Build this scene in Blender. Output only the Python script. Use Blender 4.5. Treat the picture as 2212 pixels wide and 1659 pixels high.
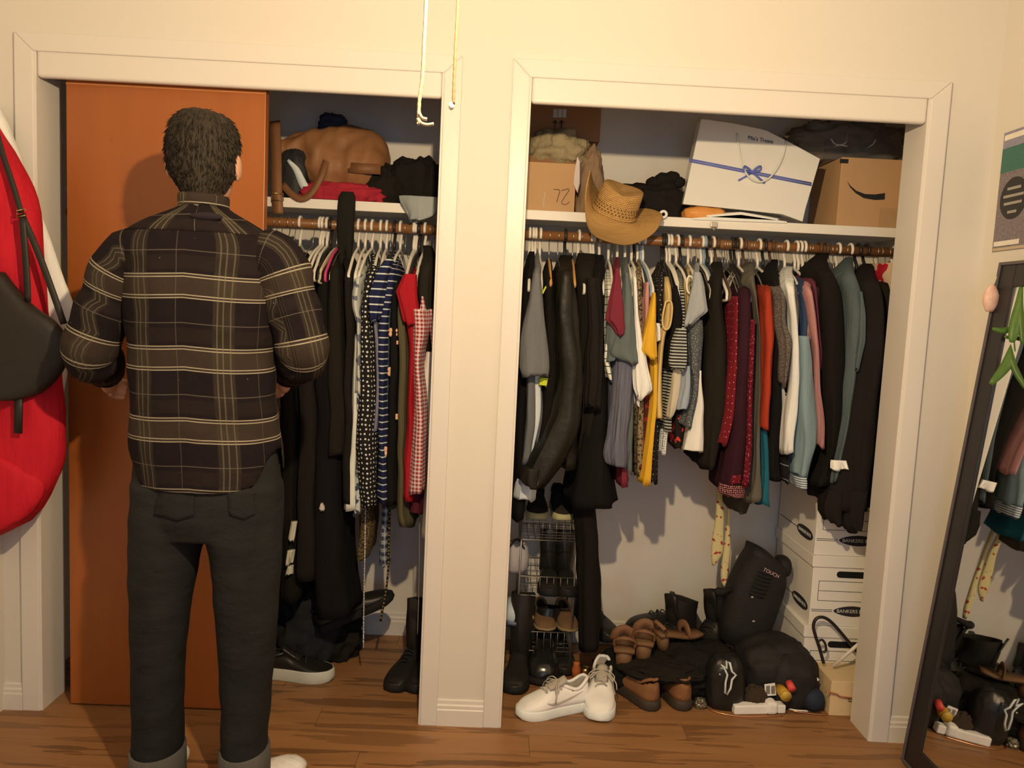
import bpy, math, random
from mathutils import Vector, Matrix, Euler, noise
for o in list(bpy.data.objects): bpy.data.objects.remove(o)
SC = bpy.context.scene
COL = SC.collection
PI = math.pi
# ------------------------------------------------------------------ camera
IW, IH, FPX = 2212.0, 1659.0, 1650.0
CAM = Vector((1.4978, -2.3984, 1.3671))
CROT = Euler((PI/2 - 0.0939, -0.0474, -0.0144), 'XYZ').to_matrix()
cd = bpy.data.cameras.new('camera'); cam = bpy.data.objects.new('camera', cd); COL.objects.link(cam)
cd.sensor_fit = 'HORIZONTAL'; cd.sensor_width = 36.0; cd.lens = 36.0*FPX/IW
cd.clip_start = 0.02
cam.location = CAM; cam.rotation_euler = (PI/2 - 0.0939, -0.0474, -0.0144)
SC.camera = cam
# ------------------------------------------------------------------ light, exposure
vs = SC.view_settings
vs.view_transform = 'Standard'; vs.look = 'None'; vs.gamma = 1.0; vs.use_curve_mapping = False
vs.exposure = 0.0
w = bpy.data.worlds.new('world'); SC.world = w; w.use_nodes = True
w.node_tree.nodes['Background'].inputs[0].default_value = (0.55, 0.7, 1.0, 1)
w.node_tree.nodes['Background'].inputs[1].default_value = 0.10
LAMP = Vector((1.50, -1.60, 2.005))
def add_light(name, kind, loc, energy, color, **kw):
    l = bpy.data.lights.new(name, kind); l.energy = energy; l.color = color
    for k, v in kw.items(): setattr(l, k, v)
    o = bpy.data.objects.new(name, l); COL.objects.link(o); o.location = loc
    return o
add_light('fan_bulb_light', 'POINT', LAMP, 112.0, (1.0, 0.735, 0.42), shadow_soft_size=0.022)
wl = add_light('window_daylight', 'AREA', (1.75, -3.57, 1.35), 12.0, (0.55, 0.74, 1.0), shape='RECTANGLE', size=1.5, size_y=1.3)
wl.rotation_euler = (PI/2, 0, 0)

# ------------------------------------------------------------------ helpers
def at(u, v, y=None, x=None, z=None):
    """world point on the ray of a photo pixel at a chosen depth plane"""
    d = CROT @ Vector(((u-IW/2)/FPX, -(v-IH/2)/FPX, -1.0))
    if y is not None: t = (y-CAM.y)/d.y
    elif x is not None: t = (x-CAM.x)/d.x
    else: t = (z-CAM.z)/d.z
    return CAM + d*t
def lin(c):
    c /= 255.0
    return c/12.92 if c <= 0.04045 else ((c+0.055)/1.055)**2.4
def pc(r, g, b, ref=(222, 201, 173), k=0.8):
    """surface colour from a photographed colour and the white beside it"""
    return tuple(min(0.92, max(0.006, k*lin(a)/lin(q))) for a, q in zip((r, g, b), ref))
class N:
    """tiny node-tree helper"""
    def __init__(s, name):
        s.m = bpy.data.materials.new(name); s.m.use_nodes = True
        s.t = s.m.node_tree; s.b = s.t.nodes['Principled BSDF']
    def n(s, typ, **kw):
        x = s.t.nodes.new(typ)
        for k, v in kw.items(): setattr(x, k, v)
        return x
    def put(s, sock, v):
        if hasattr(v, 'is_linked') or hasattr(v, 'links'): s.t.links.new(v, sock)
        else:
            if isinstance(v, (tuple, list)) and len(v) == 3 and sock.type == 'RGBA': v = (*v, 1)
            sock.default_value = v
    def math(s, op, a, b=0.0, c=None):
        x = s.n('ShaderNodeMath', operation=op); s.put(x.inputs[0], a); s.put(x.inputs[1], b)
        if c is not None: s.put(x.inputs[2], c)
        return x.outputs[0]
    def mix(s, f, a, b):
        x = s.n('ShaderNodeMix', data_type='RGBA'); s.put(x.inputs[0], f); s.put(x.inputs[6], a); s.put(x.inputs[7], b)
        return x.outputs[2]
    def uv(s):
        x = s.n('ShaderNodeTexCoord'); y = s.n('ShaderNodeSeparateXYZ'); s.t.links.new(x.outputs['UV'], y.inputs[0])
        return x.outputs['UV'], y.outputs[0], y.outputs[1]
    def obj(s): return s.n('ShaderNodeTexCoord').outputs['Object']
    def noise(s, vec, scale, detail=3, rough=0.5):
        x = s.n('ShaderNodeTexNoise'); s.put(x.inputs['Vector'], vec); x.inputs['Scale'].default_value = scale
        x.inputs['Detail'].default_value = detail; x.inputs['Roughness'].default_value = rough
        return x.outputs[0]
    def scale(s, vec, sc):
        x = s.n('ShaderNodeMapping'); s.put(x.inputs[0], vec); x.inputs['Scale'].default_value = sc
        return x.outputs[0]
    def bump(s, h, strength=0.3, dist=0.01):
        x = s.n('ShaderNodeBump'); x.inputs['Strength'].default_value = strength; x.inputs['Distance'].default_value = dist
        s.put(x.inputs['Height'], h); s.t.links.new(x.outputs[0], s.b.inputs['Normal'])
    def fin(s, col, rough=0.8, spec=0.3, metal=0.0):
        s.put(s.b.inputs['Base Color'], col); s.put(s.b.inputs['Roughness'], rough)
        s.b.inputs['Specular IOR Level'].default_value = spec; s.b.inputs['Metallic'].default_value = metal
        return s.m
    def band(s, coord, period, off, width):
        """1 inside a stripe of given width"""
        f = s.math('FRACT', s.math('DIVIDE', s.math('ADD', coord, -off + 100*period), period))
        return s.math('LESS_THAN', f, width/period)
MC = {}
def plain(name, col, rough=0.75, spec=0.3, metal=0.0, var=0.12, vs_=30, bump=0.0, bs=200):
    k = name
    if k in MC: return MC[k]
    q = N(name); o = q.obj(); c = (*col, 1)
    if var > 0:
        f = q.noise(o, vs_, 3)
        dk = tuple(x*(1-var) for x in col); lt = tuple(min(0.95, x*(1+var)) for x in col)
        c = q.mix(f, dk, lt)
    if bump > 0: q.bump(q.noise(o, bs, 2), bump, 0.004)
    MC[k] = q.fin(c, rough, spec, metal); return MC[k]
def cloth(name, col, var=0.22, rough=0.92, fold=0.5):
    if name in MC: return MC[name]
    q = N(name); o = q.obj()
    f = q.noise(q.scale(o, (30, 30, 5)), 1.0, 3)
    c = q.mix(f, tuple(x*(1-var) for x in col), tuple(min(.95, x*(1+var)) for x in col))
    h = q.math('ADD', q.math('MULTIPLY', q.noise(q.scale(o, (26, 26, 3.5)), 1.0, 3), 1.0), q.math('MULTIPLY', q.noise(o, 400, 1), 0.06))
    q.bump(h, fold, 0.02)
    MC[name] = q.fin(c, rough, 0.15); return MC[name]
def stripes(name, base, line, period, width, axis='v', base2=None):
    q = N(name); uv, u, v = q.uv()
    c = q.band(v if axis == 'v' else u, period, 0, width)
    MC[name] = q.fin(q.mix(c, base, line), 0.9, 0.15); return MC[name]
def dots(name, base, dot, scale, r, rand=0.35):
    q = N(name); uv, u, v = q.uv()
    x = q.n('ShaderNodeTexVoronoi', voronoi_dimensions='2D'); q.put(x.inputs['Vector'], uv); x.inputs['Scale'].default_value = scale
    x.inputs['Randomness'].default_value = rand
    MC[name] = q.fin(q.mix(q.math('LESS_THAN', x.outputs['Distance'], r), base, dot), 0.9, 0.15); return MC[name]
def blotch(name, base, spot, scale, thr, spot2=None, thr2=0.7):
    q = N(name); uv, u, v = q.uv()
    f = q.noise(uv, scale, 1.5)
    c = q.mix(q.math('GREATER_THAN', f, thr), base, spot)
    if spot2: c = q.mix(q.math('GREATER_THAN', q.noise(q.scale(uv, (1.3, 1.7, 1)), scale*0.8, 1), thr2), c, spot2)
    MC[name] = q.fin(c, 0.9, 0.15); return MC[name]
def gingham(name, a, b, p):
    q = N(name); uv, u, v = q.uv()
    s1 = q.band(u, p, 0, p/2); s2 = q.band(v, p, 0, p/2)
    f = q.math('MULTIPLY', q.math('ADD', s1, s2), 0.5)
    MC[name] = q.fin(q.mix(f, a, b), 0.9, 0.15); return MC[name]

class G:
    """geometry accumulator"""
    def __init__(s): s.v = []; s.f = []; s.uv = []
    def add(s, vs, fs, uvs=None):
        b = len(s.v); s.v += [tuple(p) for p in vs]; s.f += [tuple(i+b for i in f) for f in fs]
        s.uv += list(uvs) if uvs else [(p[0]+p[1], p[2]) for p in vs]
        return s
    def box(s, lo, hi):
        (a, b, c), (d, e, f) = lo, hi
        return s.add([(a,b,c),(d,b,c),(d,e,c),(a,e,c),(a,b,f),(d,b,f),(d,e,f),(a,e,f)],
            [(0,3,2,1),(4,5,6,7),(0,1,5,4),(1,2,6,5),(2,3,7,6),(3,0,4,7)])
    def cbox(s, c, d, M=None):
        vs = [Vector((x*d[0]/2, y*d[1]/2, z*d[2]/2)) for x,y,z in [(-1,-1,-1),(1,-1,-1),(1,1,-1),(-1,1,-1),(-1,-1,1),(1,-1,1),(1,1,1),(-1,1,1)]]
        if M: vs = [M @ q for q in vs]
        c = Vector(c)
        return s.add([q+c for q in vs], [(0,3,2,1),(4,5,6,7),(0,1,5,4),(1,2,6,5),(2,3,7,6),(3,0,4,7)])
    def loft(s, rings, c0=True, c1=True, closed=True, ucen=False):
        n = len(rings[0]); vs = []; uvs = []; acc = 0.0
        for j, r in enumerate(rings):
            if j: acc += sum((Vector(r[i])-Vector(rings[j-1][i])).length for i in range(0, n, max(1, n//4)))/len(range(0, n, max(1, n//4)))
            per = 0.0
            for i, p in enumerate(r):
                if i: per += (Vector(p)-Vector(r[i-1])).length
                vs.append(p); uvs.append((per, acc))
            if ucen:
                h_ = uvs[-n+n//2][0]; uvs[-n:] = [(a-h_, b) for a, b in uvs[-n:]]
        fs = []; m = n if closed else n-1
        for j in range(len(rings)-1):
            for i in range(m):
                k = (i+1) % n
                fs.append((j*n+i, j*n+k, (j+1)*n+k, (j+1)*n+i))
        if closed and c0: fs.append(tuple(range(n-1, -1, -1)))
        if closed and c1: fs.append(tuple(range((len(rings)-1)*n, len(rings)*n)))
        return s.add(vs, fs, uvs)
    def tube(s, pts, r, n=8, closed=False, flat=1.0):
        P = [Vector(p) for p in pts]; m = len(P); rings = []
        if not isinstance(r, (list, tuple)): r = [r]*m
        up = None
        for i in range(m):
            if closed: t = P[(i+1) % m]-P[i-1]
            else: t = P[min(i+1, m-1)]-P[max(i-1, 0)]
            if t.length < 1e-9: t = Vector((0,0,1))
            t.normalize()
            if up is None:
                up = Vector((0,0,1)) if abs(t.z) < 0.9 else Vector((0,1,0))
            a = t.cross(up)
            if a.length < 1e-4: a = t.cross(Vector((1,0.3,0)))
            a.normalize(); b = a.cross(t).normalized(); up = b
            rings.append([P[i]+a*math.cos(2*PI*k/n)*r[i]+b*math.sin(2*PI*k/n)*r[i]*flat for k in range(n)])
        if closed: rings.append(rings[0])
        return s.loft(rings, not closed, not closed)
    def strip(s, pts, width, thick, nrm=(0,-1,0)):
        """flat strap along pts; width direction = tangent x nrm"""
        P = [Vector(p) for p in pts]; nrm = Vector(nrm).normalized(); rings = []
        for i in range(len(P)):
            t = (P[min(i+1, len(P)-1)]-P[max(i-1, 0)]).normalized()
            a = t.cross(nrm)
            if a.length < 1e-4: a = Vector((1,0,0))
            a.normalize(); b = a.cross(t).normalized()
            w_ = width[i] if isinstance(width, (list, tuple)) else width
            rings.append([P[i]+a*w_/2+b*thick/2, P[i]-a*w_/2+b*thick/2, P[i]-a*w_/2-b*thick/2, P[i]+a*w_/2-b*thick/2])
        return s.loft(rings)
    def lathe(s, prof, n=20, c=(0,0,0), M=None, c0=True, c1=True):
        c = Vector(c); rings = []
        for r, z in prof:
            ring = [Vector((r*math.cos(2*PI*k/n), r*math.sin(2*PI*k/n), z)) for k in range(n)]
            rings.append([(M @ q if M else q)+c for q in ring])
        return s.loft(rings, c0, c1)
    def ell(s, c, r, n=20, m=12, amp=0.0, fr=3.0, seed=0.0, M=None, flat=None, ex=1.0, crease=None):
        c = Vector(c); rings = []
        for j in range(m+1):
            ph = -PI/2+PI*j/m; ph = max(-PI/2+0.02, min(PI/2-0.02, ph)); ring = []
            for k in range(n):
                th = 2*PI*k/n
                sg = lambda a: math.copysign(abs(a)**ex, a)
                d = Vector((sg(math.cos(ph))*sg(math.cos(th)), sg(math.cos(ph))*sg(math.sin(th)), sg(math.sin(ph))))
                a = 1.0
                if amp: a += amp*noise.noise(d*fr+Vector((seed, seed*1.7, -seed)))+amp*0.5*noise.noise(d*fr*2.3+Vector((seed, 0, seed)))
                if crease:
                    w3 = Vector((d.x*r[0], d.y*r[1], d.z*r[2]))*crease[1]+Vector((seed*3, seed, 0))
                    a += crease[0]*(abs(noise.noise(w3))*-2+.5)+crease[0]*.5*(abs(noise.noise(w3*2.3))*-2+.5)
                q = Vector((d.x*r[0]*a, d.y*r[1]*a, d.z*r[2]*a))
                if flat is not None and q.z < flat: q.z = flat
                ring.append((M @ q if M else q)+c)
            rings.append(ring)
        return s.loft(rings)
    def prism(s, poly, f0, f1):
        """poly: list of 2D; f0,f1 map 2D -> 3D front / back"""
        n = len(poly); vs = [f0(*p) for p in poly]+[f1(*p) for p in poly]
        fs = [tuple(range(n)), tuple(range(2*n-1, n-1, -1))]+[(i, n+i, n+(i+1) % n, (i+1) % n) for i in range(n)]
        return s.add(vs, fs, [(p[0], p[1]) for p in poly]*2)
    def ext(s, other): return s.add(other.v, other.f, other.uv)
    def xf(s, M): s.v = [tuple(M @ Vector(p)) for p in s.v]; return s
    def build(s, name, mat, parent=None, org=None, smooth=True, bevel=0.0, seg=2, mats=None, solid=0.0, sub=0):
        if parent is not None: org = parent.get('_o', (0,0,0)) if org is None else org
        elif org is None:
            xs = [p[0] for p in s.v]; ys = [p[1] for p in s.v]; zs = [p[2] for p in s.v]
            org = ((min(xs)+max(xs))/2, (min(ys)+max(ys))/2, min(zs))
        ox, oy, oz = org
        me = bpy.data.meshes.new(name)
        me.from_pydata([(p[0]-ox, p[1]-oy, p[2]-oz) for p in s.v], [], s.f)
        ul = me.uv_layers.new(name='UVMap')
        fl = [0.0]*(2*len(me.loops))
        for i, l in enumerate(me.loops):
            a = s.uv[l.vertex_index]; fl[2*i] = a[0]; fl[2*i+1] = a[1]
        ul.data.foreach_set('uv', fl)
        for m_ in (mat if isinstance(mat, list) else [mat]): me.materials.append(m_)
        me.polygons.foreach_set('use_smooth', [smooth]*len(me.polygons)); me.update()
        o = bpy.data.objects.new(name, me); COL.objects.link(o)
        if parent is not None: o.parent = parent
        else: o.location = org
        o['_o'] = (ox, oy, oz)
        if solid: md = o.modifiers.new('solid', 'SOLIDIFY'); md.thickness = solid; md.offset = 0
        if bevel: md = o.modifiers.new('bevel', 'BEVEL'); md.width = bevel; md.segments = seg; md.limit_method = 'ANGLE'
        if sub: md = o.modifiers.new('sub', 'SUBSURF'); md.levels = sub; md.render_levels = sub
        return o
LABELS = {}
def tag(o, label, cat, group=None):
    o['label'] = label; o['category'] = cat
    if group: o['group'] = group
    return o
def struct(o): o['kind'] = 'structure'; return o
def thing(name, label, cat, loc=(0,0,0), rot=(0,0,0), group=None, local=False):
    """Empty at a thing's base. local=True: parts are given in local coordinates"""
    o = bpy.data.objects.new(name, None); COL.objects.link(o); o.location = loc; o.rotation_euler = rot
    o.empty_display_size = 0.05
    o['_o'] = (0,0,0) if local else tuple(loc)
    return tag(o, label, cat, group)
def text_geo(txt, size, thick=0.0008):
    c = bpy.data.curves.new('t', 'FONT'); c.body = txt; c.size = size; c.extrude = thick/2
    c.align_x = 'CENTER'; c.align_y = 'CENTER'
    o = bpy.data.objects.new('t', c); COL.objects.link(o)
    dg = bpy.context.evaluated_depsgraph_get(); me = bpy.data.meshes.new_from_object(o.evaluated_get(dg))
    g = G(); g.add([tuple(q.co) for q in me.vertices], [tuple(p.vertices) for p in me.polygons])
    bpy.data.objects.remove(o); bpy.data.curves.remove(c); bpy.data.meshes.remove(me)
    return g
def lerp(a, b, t): return a+(b-a)*t
def sstep(t): t = max(0, min(1, t)); return t*t*(3-2*t)
def crom(rows, n):
    """Catmull-Rom resample of rows (tuples), parametrised by index distance in first column"""
    out = []; m = len(rows); L = [rows[0][0]]; tot = rows[-1][0]-rows[0][0]
    for k in range(n):
        x = rows[0][0]+tot*k/(n-1); i = 0
        while i < m-2 and rows[i+1][0] < x: i += 1
        p0 = rows[max(i-1, 0)]; p1 = rows[i]; p2 = rows[i+1]; p3 = rows[min(i+2, m-1)]
        t = (x-p1[0])/max(1e-9, p2[0]-p1[0]); r = [x]
        for c in range(1, len(p1)):
            d1 = (p2[c]-p0[c])/max(1e-9, p2[0]-p0[0])*(p2[0]-p1[0]); d2 = (p3[c]-p1[c])/max(1e-9, p3[0]-p1[0])*(p2[0]-p1[0])
            h = (2*t**3-3*t**2+1)*p1[c]+(t**3-2*t**2+t)*d1+(-2*t**3+3*t**2)*p2[c]+(t**3-t**2)*d2
            r.append(h)
        out.append(tuple(r))
    return out
def smooth_path(pts, n):
    P = [(i,)+tuple(p) for i, p in enumerate(pts)]
    return [q[1:] for q in crom(P, n)]
# ================================================================== MATERIALS OF THE ROOM
def paint(name, col, rough=0.55):
    q = N(name); o = q.obj()
    c = q.mix(q.noise(o, 2.2, 3), tuple(x*0.97 for x in col), tuple(min(.95, x*1.02) for x in col))
    q.bump(q.noise(o, 90, 3), 0.06, 0.003)
    return q.fin(c, rough, 0.3)
M_WALL = paint('wall_paint', (0.70, 0.672, 0.615), 0.6)
M_TRIM = paint('trim_gloss_paint', (0.715, 0.69, 0.65), 0.35)
q = N('closet_paint'); o = q.obj()
_st = q.math('MULTIPLY', q.math('SMOOTH_MIN', q.math('MULTIPLY', q.math('MAXIMUM', q.math('SUBTRACT', q.noise(o, 3.2, 3), .54), 0.0), 6.0), 1.0, .1), .45)
M_CLOSET = q.fin(q.mix(_st, (0.76, 0.735, 0.69), (0.62, 0.52, 0.38)), 0.7, .3)
M_SHELF = paint('shelf_gloss_paint', (0.86, 0.84, 0.79), 0.4)
M_CEIL = paint('ceiling_paint', (0.8, 0.79, 0.76), 0.8)
M_RAW = plain('raw_wood_edge', (0.62, 0.44, 0.24), 0.6)
def wood_plank():
    q = N('laminate_plank'); tc = q.n('ShaderNodeTexCoord'); oi = q.n('ShaderNodeObjectInfo')
    add = q.n('ShaderNodeVectorMath', operation='ADD'); q.t.links.new(tc.outputs['Object'], add.inputs[0])
    mul = q.n('ShaderNodeVectorMath', operation='SCALE'); q.t.links.new(oi.outputs['Location'], mul.inputs[0]); mul.inputs['Scale'].default_value = 3.7
    q.t.links.new(mul.outputs[0], add.inputs[1]); v = add.outputs[0]
    f1 = q.noise(q.scale(v, (1.6, 17, 1)), 1.3, 4, 0.6); f2 = q.noise(q.scale(v, (5, 120, 1)), 1.0, 3)
    c = q.mix(f1, (0.15, 0.068, 0.026), (0.43, 0.22, 0.092))
    c = q.mix(q.math('MULTIPLY', q.math('GREATER_THAN', q.noise(q.scale(v, (1.2, 14, 1)), 1.6, 3), 0.56), 0.75), c, (0.085, 0.038, 0.016))
    c = q.mix(q.math('MULTIPLY', f2, 0.25), c, (0.30, 0.16, 0.07))
    c = q.mix(q.math('MULTIPLY', oi.outputs['Random'], 0.35), c, (0.40, 0.20, 0.08))
    return q.fin(c, q.math('ADD', q.math('MULTIPLY', f1, 0.2), 0.32), 0.4)
M_PLANK = wood_plank()
def door_wood():
    q = N('stained_door_veneer'); o = q.obj()
    f = q.noise(q.scale(o, (7, 1, 1.1)), 1.4, 4, 0.6); g = q.noise(o, 5.0, 4, 0.7)
    c = q.mix(f, (0.27, 0.078, 0.016), (0.40, 0.122, 0.025))
    c = q.mix(q.math('MULTIPLY', q.math('GREATER_THAN', g, 0.64), 0.35), c, (0.24, 0.075, 0.018))
    return q.fin(c, 0.38, 0.5)
M_DOOR = door_wood()
M_ROD = plain('varnished_rod', (0.24, 0.105, 0.036), 0.4, 0.5)
M_DARK = plain('dark_track', (0.03, 0.028, 0.025), 0.6)

# ================================================================== THE SETTING
X0, X1, X2, X3, X4, X5, X6, X7 = 0.0, 0.0576, 1.293, 1.3474, 1.5, 1.5547, 2.7896, 2.8497
ZT, ZG, ZF = 2.1342, 2.08, 2.006         # casing top, casing inner edge, fascia bottom
WY0, WY1 = 0.015, 0.132                  # wall thickness
YB = 0.70                                # closet back wall
XL, XR, YR, ZC = -0.062, 3.005, -3.6, 2.46
RV = 0.006
# floor slab and planks
fl = struct(G().box((XL-.1, YR-.1, -0.06), (XR+.1, YB+.1, -0.004)).build('floor', plain('subfloor', (0.10, 0.06, 0.03)), org=(0,0,0)))
random.seed(5)
PW, PLN = 0.125, 1.22
pme = {}
y = YB+0.02; row = 0
while y > YR:
    off = (row*0.43) % 1.0*PLN; x = XL-0.02-off
    while x < XR+0.05:
        a = max(x, XL-0.02); b = min(x+PLN, XR+0.03)
        if b-a > 0.02:
            g = G().box((a+0.0006, y-PW+0.0006, -0.004), (b-0.0006, y-0.0006, 0.0+0.0003*((row*7) % 3)))
            o = g.build('plank', M_PLANK, fl, smooth=False)
            # own origin so the grain varies
            c = Vector(((a+b)/2, y-PW/2, 0))
            o.data.transform(Matrix.Translation(-c)); o.location = c
        x += PLN
    y -= PW; row += 1
# front wall with the two openings (one mesh)
g = G()
g.box((XL-.1, WY0, 0), (X1-RV*0+0.0, WY1, ZC)); g.box((X2, WY0, 0), (X5, WY1, ZC)); g.box((X6, WY0, 0), (XR+.1, WY1, ZC))
g.box((X1, WY0, ZG+0.012), (X2, WY1, ZC)); g.box((X5, WY0, ZG+0.012), (X6, WY1, ZC))
struct(g.build('wall_front', M_WALL, org=(0,0,0), smooth=False))
struct(G().box((XL-.1, YB, 0), (XR+.1, YB+.1, ZC)).build('wall_closet_back', M_CLOSET, org=(0,0,0), smooth=False))
struct(G().box((XL-.1, YR, 0), (XL, YB, ZC)).build('wall_left', M_WALL, org=(0,0,0), smooth=False))
struct(G().box((XR, YR, 0), (XR+.1, YB, ZC)).build('wall_right', M_WALL, org=(0,0,0), smooth=False))
struct(G().box((1.385, WY1, 0), (1.465, YB, ZC)).build('wall_closet_divider', M_CLOSET, org=(0,0,0), smooth=False))
struct(G().box((XL-.1, YR-.1, ZC), (XR+.1, YB+.1, ZC+.1)).build('ceiling', M_CEIL, org=(0,0,0), smooth=False))
# wall behind the photographer with a window
wx0, wx1, wz0, wz1 = 1.0, 2.5, 0.7, 2.0
g = G(); g.box((XL-.1, YR-.1, 0), (wx0, YR, ZC)); g.box((wx1, YR-.1, 0), (XR+.1, YR, ZC)); g.box((wx0, YR-.1, 0), (wx1, YR, wz0)); g.box((wx0, YR-.1, wz1), (wx1, YR, ZC))
M_REAR = paint('rear_wall_low_bounce', (0.20, 0.17, 0.15), 0.8)  # unseen wall made dark to cut bounced fill light
struct(g.build('wall_rear', M_REAR, org=(0,0,0), smooth=False))
g = G()
for a, b, c, d in ((wx0, wx1, wz0, wz0+.05), (wx0, wx1, wz1-.05, wz1), (wx0, wx0+.05, wz0, wz1), (wx1-.05, wx1, wz0, wz1), (wx0, wx1, 1.33, 1.37)): g.box((a, YR-.07, c), (b, YR-.03, d))
struct(g.build('window_1', M_TRIM, org=(0,0,0), smooth=False))
# casings
def trim(n, lo, hi, bev=0.003, m=None): return struct(G().box(lo, hi).build('trim_%d' % n, m or M_TRIM, smooth=False, bevel=bev))
def mitre(n, x0, x1, xi0, xi1):
    """casing: two legs and a mitred head"""
    k = n
    for pl in ([(x0, 0), (xi0, 0), (xi0, ZG), (x0, ZT)], [(xi1, 0), (x1, 0), (x1, ZT), (xi1, ZG)], [(x0, ZT), (xi0, ZG), (xi1, ZG), (x1, ZT)]):
        gg = G().prism(pl, lambda a, b: (a, 0.0, b), lambda a, b: (a, WY0+0.001, b))
        # small outer bead
        struct(gg.build('trim_%d' % k, M_TRIM, smooth=False, bevel=0.0035)); k += 1
mitre(1, X0, X3, X1, X2); mitre(4, X4, X7, X5, X6)
k = 7
for a, b in ((X1, X2), (X5, X6)):
    trim(k, (a-.012, 0.004, 0), (a+RV, WY1+.004, ZG+.012), 0.002); trim(k+1, (b-RV, 0.004, 0), (b+.012, WY1+.004, ZG+.012), 0.002)
    trim(k+2, (a, 0.02, ZG+0.002), (b, WY1, ZG+.022), 0.002)
    # fascia that hides the door track, soft lower edge
    struct(G().box((a+RV, 0.006, ZF), (b-RV, 0.032, ZG+.012)).build('trim_%d' % (k+3), M_TRIM, smooth=False, bevel=0.010, seg=4))
    trim(k+4, (a+RV, 0.036, ZF+.03), (b-RV, 0.128, ZG), 0.001, M_DARK)
    k += 5
# baseboards: stepped profile
def baseboard(name, x0, x1, yf, h=0.088, flip=False):
    pr = [(0, 0), (0.013, 0), (0.013, h*.62), (0.0105, h*.66), (0.0105, h*.78), (0.007, h*.84), (0.006, h*.97), (0.003, h), (0, h)]
    r = [[(x, yf-p[0], p[1]) for p in pr] for x in (x0, x1)]
    return struct(G().loft(r).build(name, M_TRIM, smooth=False))
baseboard('baseboard_left', XL, X0, WY0); baseboard('baseboard_center', X3, X4, WY0); baseboard('baseboard_right', X7, XR, WY0)
baseboard('baseboard_closet_left', XL, 1.385, YB, 0.095); baseboard('baseboard_closet_right', 1.465, XR, YB, 0.095)
# sliding door
d = struct(G().box((0.130, 0.046, 0.006), (0.742, 0.080, 2.026)).build('door_1', M_DOOR, smooth=False, bevel=0.002))
G().box((0.130, 0.0445, 2.0), (0.742, 0.046, 2.0035)).build('door_edge', plain('door_edge_strip', (0.5, 0.22, 0.09), 0.4), d, smooth=False)

# ================================================================== SHELVES, RODS
YS, ZS = 0.385, 1.735
ROD_Y, ROD_Z = 0.40, 1.648
for nm, a, b, lab in (('closet_shelf', XL, 1.385, 'long white shelf board in the left closet under the leather bag'), ('closet_shelf', 1.465, XR, 'long white shelf board in the right closet under gift bag and boxes')):
    t = thing(nm, lab, 'shelf', ((a+b)/2, YS, ZS-.035))
    G().box((a, YS, ZS-.034), (b, YS+.018, ZS)).build('front_edge', M_SHELF, t, smooth=False, bevel=0.002)
    G().box((a, YS+.018, ZS-.019), (b, YB, ZS)).build('board', M_SHELF, t, smooth=False)
for a, b, lab in ((XL, 1.385, 'varnished wooden hanging rod of the left closet'), (1.465, XR, 'varnished wooden hanging rod of the right closet')):
    g = G().tube([(a, ROD_Y, ROD_Z), (b, ROD_Y, ROD_Z)], 0.0175, 14)
    tag(g.build('closet_rod', M_ROD), lab, 'rod')
# ================================================================== HANGERS
HM = {'white': plain('hanger_white_plastic', (0.78, 0.75, 0.68), 0.35, 0.5, var=0), 'black': plain('hanger_black_plastic', (0.02, 0.019, 0.02), 0.4, 0.4, var=0),
      'blue': plain('hanger_blue_plastic', (0.24, 0.36, 0.50), 0.4, 0.4, var=0), 'wire': plain('hanger_bare_wire', (0.55, 0.52, 0.47), 0.3, 0.5, 0.9, var=0),
      'cream': plain('hanger_cream_velvet', (0.55, 0.48, 0.33), 0.9, 0.1), 'magenta': plain('hanger_magenta_plastic', (0.55, 0.05, 0.20), 0.5, 0.3, var=0),
      'brown': plain('hanger_brown_plastic', (0.09, 0.05, 0.04), 0.45, 0.4, var=0), 'wood': plain('hanger_light_wood', (0.62, 0.33, 0.11), 0.5, 0.3)}
HK = {'white': 0.0052, 'black': 0.0058, 'blue': 0.0052, 'wire': 0.0014, 'cream': 0.004, 'magenta': 0.005, 'brown': 0.0055, 'wood': 0.0017}
HN = {'white': 'white plastic', 'black': 'black plastic', 'blue': 'pale blue plastic', 'wire': 'thin bare wire', 'cream': 'cream velvet', 'magenta': 'magenta plastic', 'brown': 'dark brown plastic', 'wood': 'light wooden'}
HGEO = {}
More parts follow.
